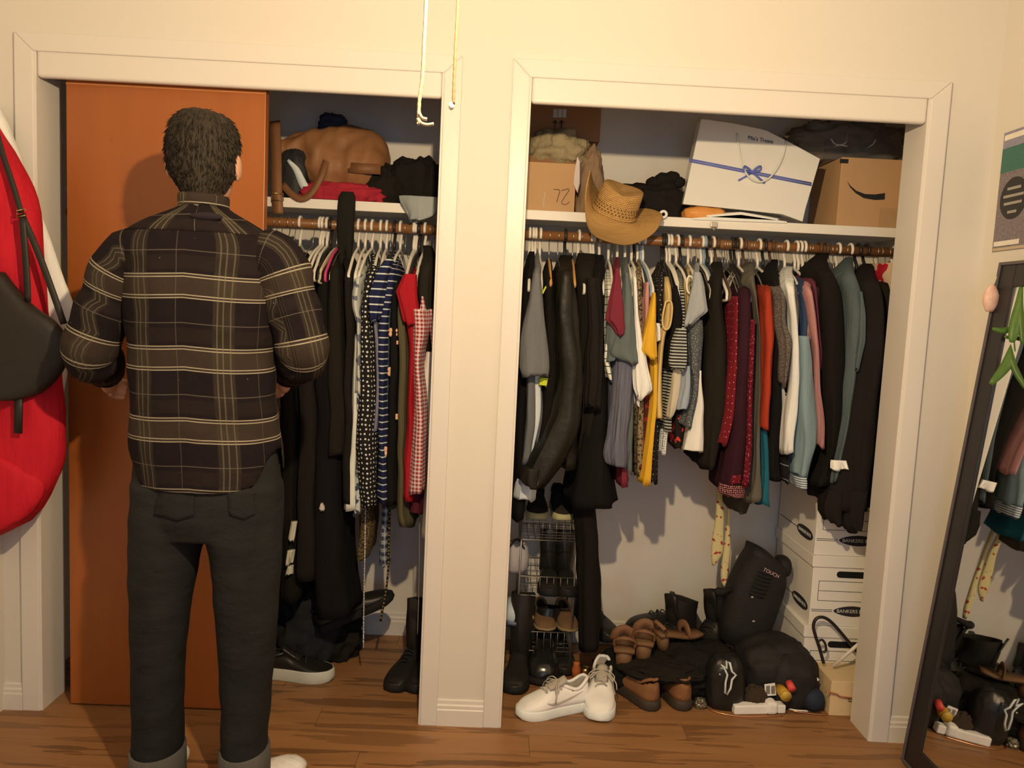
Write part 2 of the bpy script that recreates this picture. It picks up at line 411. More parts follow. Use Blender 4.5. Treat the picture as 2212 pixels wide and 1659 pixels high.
def hanger_geo(kind):
    """local: y across the shoulders, rod axis at the origin"""
    if kind in HGEO: return HGEO[kind]
    r = HK[kind]; R = 0.0175+r+0.0006
    hook = [(0, R*math.sin(a), R*math.cos(a)) for a in [math.radians(d) for d in range(-125, 91, 18)]]
    hook += [(0, R, -0.012), (0, R*0.72, -0.03), (0, 0.003, -0.048), (0, 0, -0.062), (0, 0, -0.076)]
    body = []
    if kind in ('white', 'black', 'blue', 'brown', 'magenta', 'wire'):
        z0, z1 = -0.076, -0.176; e = 0.188
        P = [(0, 0, z0), (0, e*.5, z0-.035), (0, e*.86, z1+.018), (0, e, z1-.002), (0, e+.004, z1-.020), (0, e-.012, z1-.031),
             (0, 0, z1-.031), (0, -e+.012, z1-.031), (0, -e-.004, z1-.020), (0, -e, z1-.002), (0, -e*.86, z1+.018), (0, -e*.5, z0-.035)]
        gh = G().tube(hook, r, 8); gb = G().tube(smooth_path(P+[P[0]], 40)[:-1], r, 8, closed=True)
        HGEO[kind] = (gh, gb)
    else:
        th = 0.006 if kind == 'cream' else 0.010; hg = 0.030 if kind == 'cream' else 0.034
        rings = []
        for k in range(-10, 11):
            s = k/10; y = 0.205*s; zc = -0.078-0.085*abs(s)**1.5; hh = hg*(1-0.35*abs(s)**2)/2
            rings.append([(th/2*math.cos(a), y, zc-hg/2+hh*math.sin(a)) for a in [2*PI*q/10 for q in range(10)]])
        gb = G().loft(rings)
        if kind == 'cream':
            gb.tube(smooth_path([(0, .196, -.175), (0, .205, -.20), (0, .19, -.215), (0, -.19, -.215), (0, -.205, -.20), (0, -.196, -.175)], 24), .0038, 6)
        HGEO[kind] = (G().tube(hook, min(r, .0018), 8), gb)
    return HGEO[kind]
HME = {}
def hanger(u, kind, phrase, v=500, yaw=0.0, roll=0.0, group=None):
    x = at(u, v, y=ROD_Y).x
    gh, gb = hanger_geo(kind)
    t = thing('clothes_hanger', '%s hanger %s' % (HN[kind], phrase), 'hanger', (x, ROD_Y, ROD_Z), (0, roll, yaw), group or 'hangers on the closet rods', local=True)
    for nm, gg in (('hook', gh), ('shoulder_frame', gb)):
        if (kind, nm) in HME:
            o = bpy.data.objects.new(nm, HME[(kind, nm)]); COL.objects.link(o); o.parent = t
        else:
            mt = HM['wire'] if (kind in ('wood', 'cream') and nm == 'hook') else HM[kind]
            o = gg.build(nm, mt, t); HME[(kind, nm)] = o.data
    return t
LH = [(595, 'wire', 'closest to the sliding door edge on the left rod'), (607, 'wire', 'second from the sliding door edge on the left rod'), (624, 'cream', 'holding the pink straps beside the man\'s shoulder'),
 (636, 'wire', 'just right of the pink straps on the left rod'), (649, 'white', 'standing alone with bare sloping arms near the man\'s shoulder'), (677, 'wire', 'between the lone white hanger and three white hooks'),
 (692, 'white', 'first of three side by side left of the black tights'), (698, 'white', 'middle of three side by side left of the black tights'), (707, 'white', 'last of three side by side left of the black tights'),
 (715, 'black', 'just right of the three white hooks, left rod'), (728, 'cream', 'with a curved end below the black tights'), (734, 'magenta', 'with a bright pink end below the black tights'),
 (745, 'wire', 'hidden behind the black tights on the left rod'), (775, 'white', 'first right of the hanging black tights'), (790, 'white', 'second right of the hanging black tights'), (805, 'white', 'third right of the hanging black tights'),
 (823, 'white', 'above the polka dot dress on the left rod'), (836, 'white', 'above the navy striped dress on the left rod'), (845, 'wire', 'between the navy striped dress and grey shirt'), (853, 'black', 'just left of the grey draped shirt on the left rod'),
 (866, 'white', 'under the tip of the grey draped shirt'), (877, 'wire', 'right of the grey shirt tip on the left rod'), (895, 'white', 'left of two above the red top'), (900, 'white', 'right of two above the red top'),
 (907, 'black', 'squeezed between white hooks above the red top'), (919, 'white', 'nearest the white post on the left rod'), (931, 'wire', 'second from the white post on the left rod'), (938, 'wire', 'closest to the white post on the left rod')]
RH = [(1144, 'white', 'first beside the white post on the right rod'), (1151, 'white', 'second beside the white post on the right rod'), (1157, 'white', 'third beside the white post, holding the grey tee'), (1167, 'white', 'fourth beside the white post with its arm showing'),
 (1187, 'wood', 'with short stub showing left of the leather jacket'), (1206, 'wire', 'above the leather jacket collar'), (1221, 'black', 'carrying the black leather jacket'), (1238, 'wood', 'with orange tip showing on the leather jacket'),
 (1250, 'white', 'left of the straw hat above the black coat'), (1256, 'wire', 'left of the straw hat beside a white hook'), (1277, 'white', 'left of two close together under the straw hat'), (1283, 'white', 'right of two close together under the straw hat'),
 (1296, 'white', 'under the straw hat, above the black cardigan'), (1316, 'white', 'under the straw hat, above the checked shirt'), (1324, 'wire', 'under the straw hat beside the maroon tee'), (1335, 'white', 'under the straw hat, holding the maroon tee'),
 (1352, 'white', 'under the straw hat, holding the slate tee'), (1366, 'white', 'under the straw hat rim, holding the white tee'), (1372, 'black', 'under the right of the straw hat'), (1379, 'white', 'below the hat\'s right brim, first of three'), (1386, 'blue', 'below the hat\'s right brim'), (1391, 'white', 'below the hat\'s right brim, last of three'),
 (1432, 'black', 'right of the gap beside the straw hat'), (1437, 'black', 'second right of the gap beside the straw hat'), (1442, 'white', 'first white one right of the gap beside the hat'), (1449, 'white', 'second white one right of the gap beside the hat'),
 (1463, 'white', 'above the fine striped top'), (1472, 'black', 'above the fine striped top, right of a white one'), (1489, 'white', 'with cream strap loops, left of the grey tee'), (1496, 'wire', 'just left of the light grey tee'), (1507, 'wire', 'above the light grey tee'),
 (1517, 'white', 'holding the light grey tee'), (1523, 'blue', 'right of the light grey tee'), (1531, 'black', 'right of the pale blue hook'), (1540, 'white', 'right of the black hook above the black sweater'), (1549, 'brown', 'above the black ribbed sweater'),
 (1582, 'black', 'left of two above the burgundy cardigan'), (1590, 'black', 'right of two above the burgundy cardigan'), (1599, 'white', 'holding the burgundy cardigan'), (1609, 'brown', 'right of the burgundy cardigan'),
 (1640, 'white', 'holding the orange top'), (1652, 'black', 'right of the orange top'), (1668, 'brown', 'above the marled brown knit'), (1699, 'white', 'holding the white long sleeved top'),
 (1721, 'white', 'first of three above the light blue shirt'), (1729, 'white', 'middle of three above the light blue shirt'), (1738, 'white', 'last of three above the light blue shirt'), (1730, 'cream', 'with a rounded end right of the white long sleeved top'),
 (1771, 'brown', 'holding the black layered coat, left one'), (1785, 'brown', 'holding the black layered coat, right one'), (1812, 'white', 'between the black coat and the denim shirt'), (1838, 'white', 'holding the denim shirt, one arm bare'),
 (1855, 'black', 'left of two above the black blazer'), (1873, 'black', 'right of two above the black blazer'), (1935, 'white', 'half hidden by the right jamb')]
random.seed(11)
for u, k, p in LH: hanger(u, k, p, 492, random.uniform(-0.05, 0.05))
for u, k, p in RH: hanger(u, k, p, 522, random.uniform(-0.05, 0.05))
for grp, lab, us in (('wire hangers over the black ribbed sweater', 'bunched among thin wires above the black ribbed sweater', (1563, 1569, 1574, 1579)), ('wire hangers left of the orange top', 'in the pair of thin wires left of the orange top', (1621, 1627)),
        ('wire hangers over the brown knit', 'in the thin wires above the brown knit', (1677, 1681, 1686)), ('wire hangers right of the blue shirt hooks', 'in the pair of wires right of three white hooks', (1747, 1753)),
        ('wire hangers over the black coat', 'in the thin wires above the layered black coat', (1796, 1805, 1828)), ('wire hangers by the right jamb', 'in the thin wires nearest the right jamb', (1894, 1904, 1920))):
    for u in us: hanger(u, 'wire', lab, 525, random.uniform(-0.05, 0.05), group=grp)

# ================================================================== GARMENTS
def linr(rows, n):
    out = []
    for k in range(n):
        x = rows[0][0]+(rows[-1][0]-rows[0][0])*k/(n-1); i = 0
        while i < len(rows)-2 and rows[i+1][0] < x: i += 1
        a, b = rows[i], rows[i+1]; t = (x-a[0])/max(1e-9, b[0]-a[0]); out.append((x, lerp(a[1], b[1], t), lerp(a[2], b[2], t)))
    return out
def cloth_geo(rows, yf=0.2, depth=0.3, shoulder=True, fold=0.004, seed=0.0, nrow=34, nring=40, drop=48.0, hem=0.006, crisp=False, wr=1.0):
    if shoulder: rows = [(rows[0][0]-14, rows[0][1]+2, rows[0][2]-2)]+[(rows[0][0]+8, rows[0][1]-2, rows[0][2]+2)]+list(rows[1:])
    R = linr(rows, nrow) if crisp else crom(rows, nrow); v0 = rows[0][0]; rings = []
    rnd = random.Random(int(seed*1000)+int(v0)+int(rows[0][1])); ph = [rnd.uniform(0, 6.28) for _ in range(5)]
    for j, (v, ul, ur) in enumerate(R):
        if ur-ul < 3: m = (ul+ur)/2; ul, ur = m-1.5, m+1.5
        k = sstep(((v-v0)/drop))**0.7 if shoulder else 1.0
        y0 = lerp(0.385, yf, k); y1 = lerp(0.415, yf+depth, k)
        a = at(ul, v, y=y0+min(.02, depth*.2)); b = at(ur, v, y=y0+min(.02, depth*.2)); z = (a.z+b.z)/2; xc = (a.x+b.x)/2; hw = (b.x-a.x)/2
        yc = (y0+y1)/2; hd = (y1-y0)/2; ring = []; g_ = j/(nrow-1)
        for i in range(nring):
            th = 2*PI*i/nring+PI; c = math.cos(th); s = math.sin(th)
            y = yc-hd*math.copysign(abs(c)**0.85, c); x = xc+hw*math.copysign(abs(s)**0.65, s)
            # vertical folds deepen towards the hem
            fa = min(fold*1.25, hw*0.40)*(0.30+0.70*g_)
            x += fa*math.sin(3*th+ph[0]+2.0*z)*(abs(s)) + fa*0.7*math.sin(7*th+ph[1]-3.0*z)
            y += fa*0.8*math.sin(5*th+ph[2]+2.5*z)
            nv = Vector((x*9+seed, y*16, z*5.5)); nw = min(.0075, hw*.4)*wr
            x += nw*noise.noise(nv)+nw*.5*noise.noise(nv*2.1+Vector((3, seed, 0))); y += nw*.7*noise.noise(nv*1.3+Vector((0, 7, seed)))
            zz = z
            if j == nrow-1: zz += hem*math.sin(2*th+ph[3])+hem*.5*math.sin(5*th+ph[4])
            ring.append((x, y, zz))
        rings.append(ring)
    # hem turned inwards so that the garment is closed underneath
    last = rings[-1]; cx = sum(p[0] for p in last)/nring; cy = sum(p[1] for p in last)/nring
    rings.append([(lerp(p[0], cx, .25), lerp(p[1], cy, .25), p[2]+.004) for p in last])
    rings.append([(lerp(p[0], cx, .7), lerp(p[1], cy, .7), p[2]+.02) for p in last])
    return G().loft(rings, ucen=True)
NSEED = [0]
def garment(name, label, cat, mat, rows, yf=0.2, depth=0.3, parts=(), shoulder=True, fold=0.004, group='clothes on the rods', drop=48.0, extra=None, wr=1.0):
    NSEED[0] += 1; s = NSEED[0]*0.37
    g = cloth_geo(rows, yf, depth, shoulder, fold, s, drop=drop, wr=wr)
    if not parts and not extra: return tag(g.build(name, mat), label, cat, group)
    top = at((rows[0][1]+rows[0][2])/2, rows[0][0], y=0.4)
    t = thing(name, label, cat, top, group=group)
    g.build('body', mat, t)
    for k, p in enumerate(parts):
        pn, pm, pr, py, pd, sh = p[:6]
        cloth_geo(pr, py, pd*(.6 if pn == 'sleeve' else 1), sh, fold*.8, s+.1*k, nrow=26, nring=28, drop=drop, crisp=(pn in ('sleeve', 'tail')), wr=wr).build(pn, pm, t)
    return t
BLK = [cloth('black_cloth_%d' % i, c) for i, c in enumerate([(0.010, 0.0088, 0.008), (0.0135, 0.012, 0.0112), (0.008, 0.0075, 0.0085), (0.0155, 0.0135, 0.0108)])]
P = pc
# ---------- left rod
garment('black_dress', 'long black dress hanging nearest the man\'s elbow on the left rod', 'dress', BLK[0], [(565, 606, 630), (640, 596, 640), (900, 596, 650), (1300, 596, 650)], yf=.22)
garment('black_coat', 'long black coat on the left rod just right of the man\'s sleeve', 'coat', BLK[1], [(560, 645, 668), (640, 640, 682), (900, 636, 690), (1255, 632, 690)], yf=.21,
        extra=None, parts=[('wall_gap_patch', cloth('lit_wall_tone', P(190, 175, 140)), [(1128, 629, 641), (1166, 623, 634)], .195, .03, False), ('wall_gap_patch', cloth('lit_wall_tone', (1, 1, 1)), [(1190, 622, 636), (1218, 618, 630)], .195, .03, False), ('wall_gap_patch', cloth('lit_wall_tone', (1, 1, 1)), [(1224, 622, 633), (1240, 617, 632)], .195, .03, False)])  # patches painted in lit wall tone, standing in for gaps between garments
garment('black_gown', 'black floor length gown with a flared hem above the tipped shoe', 'dress', BLK[2], [(560, 690, 712), (640, 676, 722), (900, 672, 740), (1100, 668, 742), (1230, 668, 748), (1335, 676, 762)], yf=.21,
        parts=[('price_tag', plain('tag_card', (0.6, 0.56, 0.5), 0.8), [(1092, 692, 702), (1101, 691, 701)], .20, .012, False)])
garment('black_blouse', 'black top below the magenta hanger on the left rod', 'top', BLK[3], [(560, 712, 730), (640, 705, 742), (800, 703, 748), (985, 705, 750)], yf=.19)
garment('black_skirt_dress', 'black dress left of the polka dot dress on the left rod', 'dress', BLK[1], [(565, 742, 765), (650, 740, 770), (850, 738, 768), (1090, 735, 770)], yf=.2)
M_PRT = blotch('white_blue_print', P(190, 178, 150), P(105, 100, 104), 22, .55)
garment('printed_blouse', 'white blouse with grey blue print left of the polka dots', 'blouse', M_PRT, [(575, 772, 786), (610, 762, 785), (660, 757, 780), (700, 768, 782), (850, 768, 782)], yf=.18, depth=.2)
garment('white_skirt', 'white cotton skirt hem hanging left of the polka dot dress', 'skirt', cloth('white_cotton', P(215, 200, 165)), [(700, 768, 780), (960, 757, 772), (1030, 747, 770), (1099, 740, 772)], yf=.2, depth=.2)
garment('abstract_skirt', 'narrow skirt with white and grey abstract print', 'skirt', blotch('abstract_print', P(190, 180, 155), P(70, 70, 75), 40, .5), [(720, 770, 780), (1000, 768, 782), (1112, 764, 780)], yf=.2, depth=.2)
M_DOT = dots('black_white_dots', (0.017, 0.015, 0.016), P(205, 192, 165), 60, .21)
garment('polka_dot_dress', 'black dress covered in small white polka dots', 'dress', M_DOT, [(562, 800, 818), (610, 784, 812), (680, 776, 806), (760, 770, 816), (860, 768, 818), (960, 764, 814), (1000, 768, 814), (1096, 776, 814)], yf=.175, depth=.28)
garment('lavender_dress', 'sliver of a lavender dress between polka dots and navy stripes', 'dress', cloth('lavender_cloth', P(118, 106, 110)), [(690, 806, 816), (760, 812, 824), (850, 812, 822), (930, 808, 816)], yf=.19, depth=.2, shoulder=False)
M_NAVY = stripes('navy_white_stripe', P(30, 32, 54), P(190, 180, 155), .024, .0045)
M_NAVYS = stripes('navy_sleeve_stripe', P(30, 32, 54), P(195, 185, 160), .026, .005)
garment('navy_striped_dress', 'navy dress with thin white horizontal stripes', 'dress', M_NAVY, [(556, 838, 856), (600, 826, 860), (690, 816, 842), (800, 818, 840), (950, 814, 838), (1010, 812, 842), (1086, 812, 848)], yf=.18, depth=.28,
        parts=[('sleeve', M_NAVYS, [(560, 832, 850), (590, 810, 838), (640, 796, 826), (690, 800, 816)], .15, .09, False)])
garment('grey_check_shirt', 'dark grey checked shirt sliver behind the navy striped dress', 'shirt', gingham('grey_check', P(70, 72, 76), P(45, 46, 52), .018), [(600, 842, 858), (700, 838, 846), (1000, 836, 844), (1090, 838, 850)], yf=.21, depth=.2)
M_FLW = blotch('black_peach_flowers', (0.016, 0.014, 0.013), P(215, 150, 100), 19, .70)
t = garment('flowered_dress', 'black dress with large peach flowers right of the navy stripes', 'dress', BLK[2], [(590, 848, 866), (680, 842, 864), (800, 838, 862), (900, 838, 860), (1000, 834, 858), (1090, 832, 860)], yf=.185, depth=.25,
        parts=[('hem_trim', BLK[0], [(1080, 834, 858), (1098, 834, 856)], .19, .2, False)])
def flower(t, u, v, r, y):
    c = at(u, v, y=y); g = G(); R_ = r
    for k in range(4):
        a = PI/4+k*PI/2; g.ell((c.x+R_*.55*math.cos(a), c.y, c.z+R_*.55*math.sin(a)), (R_*.55, .003, R_*.5), 10, 6)
    g.build('flower', plain('peach_flower_print', P(220, 158, 110)), t)
for u, v, r in ((849, 718, .017), (847, 803, .018), (838, 975, .019), (856, 740, .008), (854, 900, .012)): flower(t, u, v, r, .192)
garment('olive_dress', 'plain olive dress between peach flowers and the red top', 'dress', cloth('olive_cloth', P(85, 72, 45)), [(610, 866, 880), (700, 856, 884), (800, 856, 884), (1000, 854, 880), (1095, 852, 884), (1137, 858, 892)], yf=.185, depth=.25)
M_RED = cloth('red_cloth', P(160, 26, 30))
garment('red_dress', 'plain red dress with cap sleeve left of the gingham', 'dress', M_RED, [(588, 880, 900), (640, 868, 902), (700, 876, 906), (800, 880, 900), (900, 876, 896), (1000, 870, 896), (1081, 868, 898)], yf=.16, depth=.25,
        parts=[('sleeve', M_RED, [(592, 874, 898), (632, 858, 898), (660, 866, 900), (700, 874, 902)], .14, .06, False)])
M_GING = gingham('red_white_gingham', P(150, 24, 28), P(215, 182, 158), .0135)
garment('gingham_dress', 'red and white gingham dress beside the white post', 'dress', M_GING, [(668, 884, 924), (700, 886, 926), (780, 892, 914), (850, 896, 918), (950, 890, 922), (1020, 884, 922), (1065, 880, 920)], yf=.13, depth=.2, shoulder=False,
        parts=[('strap', M_GING, [(640, 910, 914), (672, 908, 918)], .15, .02, False)])
garment('gingham_blouse', 'small piece of red gingham half hidden by the white post', 'top', M_GING, [(668, 926, 938), (720, 930, 940), (760, 934, 944)], yf=.15, depth=.1, shoulder=False)
garment('black_lace_top', 'black lace top on the last hangers by the white post', 'top', cloth('black_lace', (0.02, 0.018, 0.015)), [(545, 914, 935), (580, 902, 940), (640, 898, 940), (680, 915, 942)], yf=.17, depth=.25)
garment('black_slip', 'black slip behind the red gingham beside the white post', 'dress', BLK[0], [(700, 916, 940), (800, 916, 940), (900, 920, 945)], yf=.22, depth=.2, shoulder=False)
garment('cream_blouse', 'cream blouse edge hanging against the white post', 'blouse', cloth('cream_cloth', P(225, 205, 170)), [(760, 922, 940), (830, 912, 938), (1000, 916, 938), (1160, 910, 935)], yf=.2, depth=.15, shoulder=False)
garment('maroon_skirt', 'dark maroon skirt hem under the red gingham dress', 'skirt', cloth('maroon_cloth', P(80, 25, 30)), [(1000, 884, 914), (1108, 880, 916)], yf=.2, depth=.2, shoulder=False)
garment('bronze_sequin_top', 'bronze sequinned top hem below the polka dot dress', 'top', blotch('bronze_sequins', P(110, 85, 45), P(60, 45, 28), 130, .5), [(1080, 768, 806), (1140, 772, 806), (1200, 770, 796), (1208, 774, 790)], yf=.3, depth=.2, shoulder=False)
garment('checked_scarf', 'blue and white checked scarf end below the striped dress', 'scarf', gingham('blue_check', P(56, 56, 70), P(180, 172, 152), .03), [(1080, 826, 842), (1160, 824, 838), (1222, 822, 838)], yf=.34, depth=.06, shoulder=False)
# hanging cords
def cord(label, pts, r, mat, name='cord', cat='cord'):
    P3 = [at(u, v, y=y) for u, v, y in pts]
    return tag(G().tube(smooth_path(P3, 24), r, 6).build(name, mat), label, cat)
M_CORDW = dots('beaded_cord', P(150, 130, 110), P(220, 205, 180), 90, .3); M_CORDB = dots('gold_black_cord', (0.02, .018, .016), P(150, 110, 50), 70, .25)
cord('pale beaded tie cord hanging below the polka dot dress', [(790, 1090, .3), (788, 1200, .3), (786, 1300, .3), (785, 1400, .28)], .0026, M_CORDW)
cord('black and gold twisted cord trailing down to the tipped shoe', [(842, 1090, .32), (840, 1180, .33), (836, 1260, .34), (822, 1342, .33)], .004, M_CORDB)
cord('thin grey cord hanging beside the white post above the boots', [(906, 1090, .28), (906, 1200, .28), (904, 1300, .28), (902, 1370, .28)], .0016, plain('grey_cord', (.3, .28, .27)))
# ---------- right rod
garment('charcoal_dress', 'dark charcoal dress squeezed against the white post, right rod', 'dress', BLK[2], [(558, 1140, 1156), (640, 1126, 1150), (800, 1116, 1146), (1000, 1108, 1140), (1120, 1104, 1136)], yf=.22)
M_GREY = cloth('warm_grey_jersey', P(105, 97, 86))
garment('grey_tee', 'warm grey t-shirt with a wide flared sleeve beside the post', 't-shirt', M_GREY, [(562, 1154, 1166), (640, 1140, 1170), (760, 1134, 1168), (830, 1134, 1164), (930, 1130, 1160), (1000, 1122, 1150)], yf=.19, depth=.25,
        parts=[('sleeve', M_GREY, [(590, 1152, 1166), (640, 1146, 1174), (700, 1134, 1180), (760, 1127, 1184), (795, 1125, 1186), (812, 1129, 1184)], .13, .08, False)])
garment('white_shirt', 'long white shirt twisting down beside the black leather jacket', 'shirt', cloth('white_shirting', P(205, 195, 180)), [(780, 1150, 1170), (850, 1150, 1172), (910, 1144, 1170), (960, 1134, 1160), (1010, 1122, 1150), (1050, 1114, 1158), (1080, 1112, 1156)], yf=.2, depth=.14, shoulder=False)
M_LEA = plain('black_leather', (0.010, 0.009, 0.006), 0.5, 0.35, var=.35, vs_=9, bump=.5, bs=35)
M_NEON = plain('neon_yellow_trim', (0.62, 0.75, 0.05), 0.6)
t = garment('riding_jacket', 'black riding jacket with neon yellow trim behind the grey tee', 'jacket', BLK[0], [(575, 1178, 1192), (620, 1172, 1200), (720, 1172, 1205), (900, 1168, 1200), (1010, 1150, 1190)], yf=.2,
        parts=[('cuff_trim', M_NEON, [(816, 1162, 1184), (833, 1164, 1180)], .185, .05, False)])
G().tube(smooth_path([at(1172, 634, y=.185), at(1178, 622, y=.2), at(1186, 613, y=.22), at(1194, 611, y=.25)], 10), .0035, 6).build('collar_piping', M_NEON, t)
garment('leather_jacket', 'bulky black leather jacket with sleeve swinging left', 'jacket', M_LEA, [(566, 1206, 1236), (600, 1194, 1246), (700, 1190, 1254), (850, 1186, 1260), (950, 1196, 1258), (1010, 1200, 1256)], yf=.19, depth=.32, fold=.008,
        parts=[('sleeve', M_LEA, [(586, 1212, 1234), (640, 1204, 1246), (740, 1204, 1256), (840, 1202, 1260), (900, 1192, 1256), (950, 1172, 1244), (1000, 1142, 1222), (1030, 1128, 1196), (1050, 1136, 1172)], .12, .16, False), ('cuff', M_LEA, [(1012, 1126, 1176), (1040, 1124, 1168), (1052, 1138, 1164)], .115, .08, False)], wr=1.9)
garment('black_jacket', 'black zip jacket right of the leather jacket with a plain cuff', 'jacket', BLK[3], [(562, 1246, 1290), (620, 1244, 1296), (720, 1250, 1300), (900, 1250, 1300), (1000, 1246, 1304)], yf=.21, depth=.3, fold=.007,
        parts=[('sleeve', BLK[1], [(600, 1270, 1296), (700, 1272, 1302), (800, 1268, 1296), (860, 1264, 1292), (882, 1266, 1290)], .15, .08, False)])
garment('black_overcoat', 'long black overcoat with straight hem under the straw hat', 'coat', BLK[2], [(565, 1284, 1304), (640, 1280, 1310), (760, 1286, 1314), (850, 1270, 1318), (950, 1250, 1322), (1040, 1238, 1328), (1096, 1226, 1334)], yf=.2, depth=.3, fold=.007)
garment('black_trousers', 'long black trousers hanging below the overcoat beside the shoe rack', 'trousers', BLK[0], [(900, 1236, 1290), (1080, 1236, 1288), (1180, 1248, 1298), (1300, 1252, 1300), (1405, 1254, 1296)], yf=.27, depth=.16, shoulder=False)
M_WIN = N('windowpane_check'); _uv, _u, _v = M_WIN.uv()
_c = M_WIN.math('MAXIMUM', M_WIN.band(_v, .026, 0, .003), M_WIN.band(_u, .03, .01, .0025)); M_WIN = M_WIN.fin(M_WIN.mix(_c, P(215, 200, 165), (0.03, .028, .03)), .9, .15)
garment('checked_shirt', 'white shirt with thin black windowpane check beside the black coat', 'shirt', M_WIN, [(596, 1306, 1320), (640, 1308, 1324), (720, 1306, 1320), (770, 1300, 1316), (790, 1302, 1320), (822, 1312, 1324)], yf=.17, depth=.2)
M_MAR = cloth('maroon_jersey', P(108, 36, 42))
garment('maroon_tee', 'maroon t-shirt with pointed sleeve left of the slate tee', 't-shirt', M_MAR, [(570, 1328, 1338), (620, 1326, 1344), (700, 1324, 1346), (800, 1328, 1346), (1048, 1334, 1360)], yf=.2, depth=.22,
        parts=[('sleeve', M_MAR, [(580, 1330, 1338), (630, 1322, 1346), (690, 1310, 1350), (706, 1326, 1352), (726, 1337, 1346)], .12, .06, False)])
M_SLATE = cloth('slate_jersey', P(90, 91, 79))
garment('slate_tee', 'slate green grey t-shirt with a wide draped sleeve', 't-shirt', M_SLATE, [(570, 1346, 1356), (640, 1342, 1366), (760, 1340, 1366), (900, 1344, 1372), (1020, 1348, 1372)], yf=.2, depth=.22,
        parts=[('sleeve', M_SLATE, [(590, 1350, 1360), (640, 1346, 1366), (700, 1338, 1368), (750, 1328, 1374), (768, 1324, 1378), (785, 1354, 1379)], .13, .08, False)])
garment('slate_polo', 'second slate grey sleeve just below the maroon t-shirt sleeve', 't-shirt', M_SLATE, [(690, 1312, 1336), (735, 1312, 1336), (752, 1314, 1332), (780, 1312, 1330)], yf=.15, depth=.1, shoulder=False)
M_CRINK = N('crinkled_lavender'); _o = M_CRINK.obj(); _f = M_CRINK.noise(M_CRINK.scale(_o, (120, 120, 9)), 1, 3); M_CRINK.bump(_f, 0.9, .01); M_CRINK = M_CRINK.fin(M_CRINK.mix(_f, P(74, 68, 68), P(116, 108, 108)), .9, .15)
garment('crinkled_blouse', 'lavender grey crinkled blouse sleeve gathered at a puffed cuff', 'blouse', M_CRINK, [(760, 1332, 1376), (800, 1326, 1374), (880, 1320, 1368), (940, 1316, 1360), (965, 1312, 1362), (985, 1310, 1364), (1008, 1318, 1360)], yf=.16, depth=.14, shoulder=False, fold=.006)
M_WJ = cloth('white_jersey', P(225, 212, 190))
garment('white_tee', 'white t-shirt with pointed sleeve between slate and mustard', 't-shirt', M_WJ, [(580, 1366, 1374), (640, 1368, 1378), (720, 1372, 1384), (840, 1372, 1386), (880, 1374, 1384)], yf=.19, depth=.2,
        parts=[('sleeve', M_WJ, [(600, 1368, 1376), (680, 1370, 1380), (740, 1374, 1388), (790, 1370, 1397), (840, 1372, 1408), (850, 1376, 1400), (862, 1378, 1386)], .14, .06, False)])
garment('leopard_top', 'brown animal print top between white tee and pink straps', 'top', blotch('animal_print', P(130, 105, 70), P(60, 45, 30), 90, .55), [(575, 1374, 1384), (620, 1372, 1388), (700, 1374, 1390), (745, 1376, 1392), (1030, 1372, 1392)], yf=.2, depth=.2)
M_PINKT = cloth('dusty_pink', P(185, 125, 105))
garment('pink_camisole', 'dusty pink camisole with twisted straps left of mustard', 'camisole', M_PINKT, [(610, 1394, 1402), (640, 1390, 1404), (690, 1390, 1402), (730, 1390, 1400)], yf=.17, depth=.14, shoulder=False)
M_RFL = blotch('dark_red_floral', P(72, 30, 24), P(125, 35, 30), 38, .55)
garment('dark_floral_dress', 'dark red floral dress behind the mustard cardigan', 'dress', M_RFL, [(700, 1384, 1406), (780, 1386, 1410), (860, 1384, 1408), (960, 1380, 1400), (1010, 1372, 1395)], yf=.2, depth=.2, shoulder=False)
M_MUS = cloth('mustard_knit', P(205, 146, 36))
garment('mustard_cardigan', 'long mustard yellow cardigan with short pointed sleeve', 'cardigan', M_MUS, [(640, 1410, 1416), (720, 1404, 1418), (800, 1406, 1420), (900, 1402, 1416), (980, 1394, 1410), (1043, 1383, 1406)], yf=.17, depth=.12, shoulder=False,
        parts=[('sleeve', M_MUS, [(632, 1411, 1416), (680, 1402, 1417), (730, 1391, 1418), (760, 1386, 1418), (774, 1404, 1418)], .13, .07, False)])
garment('black_floral_tee', 'black top with specks between mustard and camel', 'top', dots('black_specks', (0.016, .014, .015), P(150, 140, 120), 60, .12), [(580, 1420, 1438), (640, 1412, 1438), (700, 1414, 1436), (760, 1416, 1430), (1045, 1404, 1424)], yf=.2, depth=.2)
garment('white_cuff_top', 'small white cuff peeking out left of the camel top', 'top', M_WJ, [(698, 1414, 1426), (712, 1418, 1428), (735, 1420, 1428)], yf=.16, depth=.05, shoulder=False)
M_CAM = cloth('camel_cloth', P(200, 160, 95))
t = garment('camel_tank', 'camel tank top with long looped armhole', 'tank top', M_CAM, [(590, 1434, 1442), (640, 1434, 1452), (700, 1430, 1448), (720, 1424, 1438), (800, 1416, 1430), (906, 1412, 1430)], yf=.17, depth=.16)
lp = [at(u, v, y=.155) for u, v in ((1438, 652), (1448, 650), (1452, 666), (1448, 700), (1440, 712), (1432, 704), (1432, 680))]
G().tube(smooth_path(lp+[lp[0]], 26)[:-1], .0035, 6, closed=True).build('armhole_binding', M_CAM, t)
M_FS = stripes('fine_black_white_stripe', (0.03, .028, .026), P(175, 165, 140), .0105, .0042)
garment('black_wrap_top', 'black top with diagonal edge left of the striped sleeve', 'top', BLK[2], [(600, 1446, 1462), (660, 1450, 1478), (700, 1446, 1484), (740, 1440, 1474), (800, 1436, 1460)], yf=.18, depth=.2)
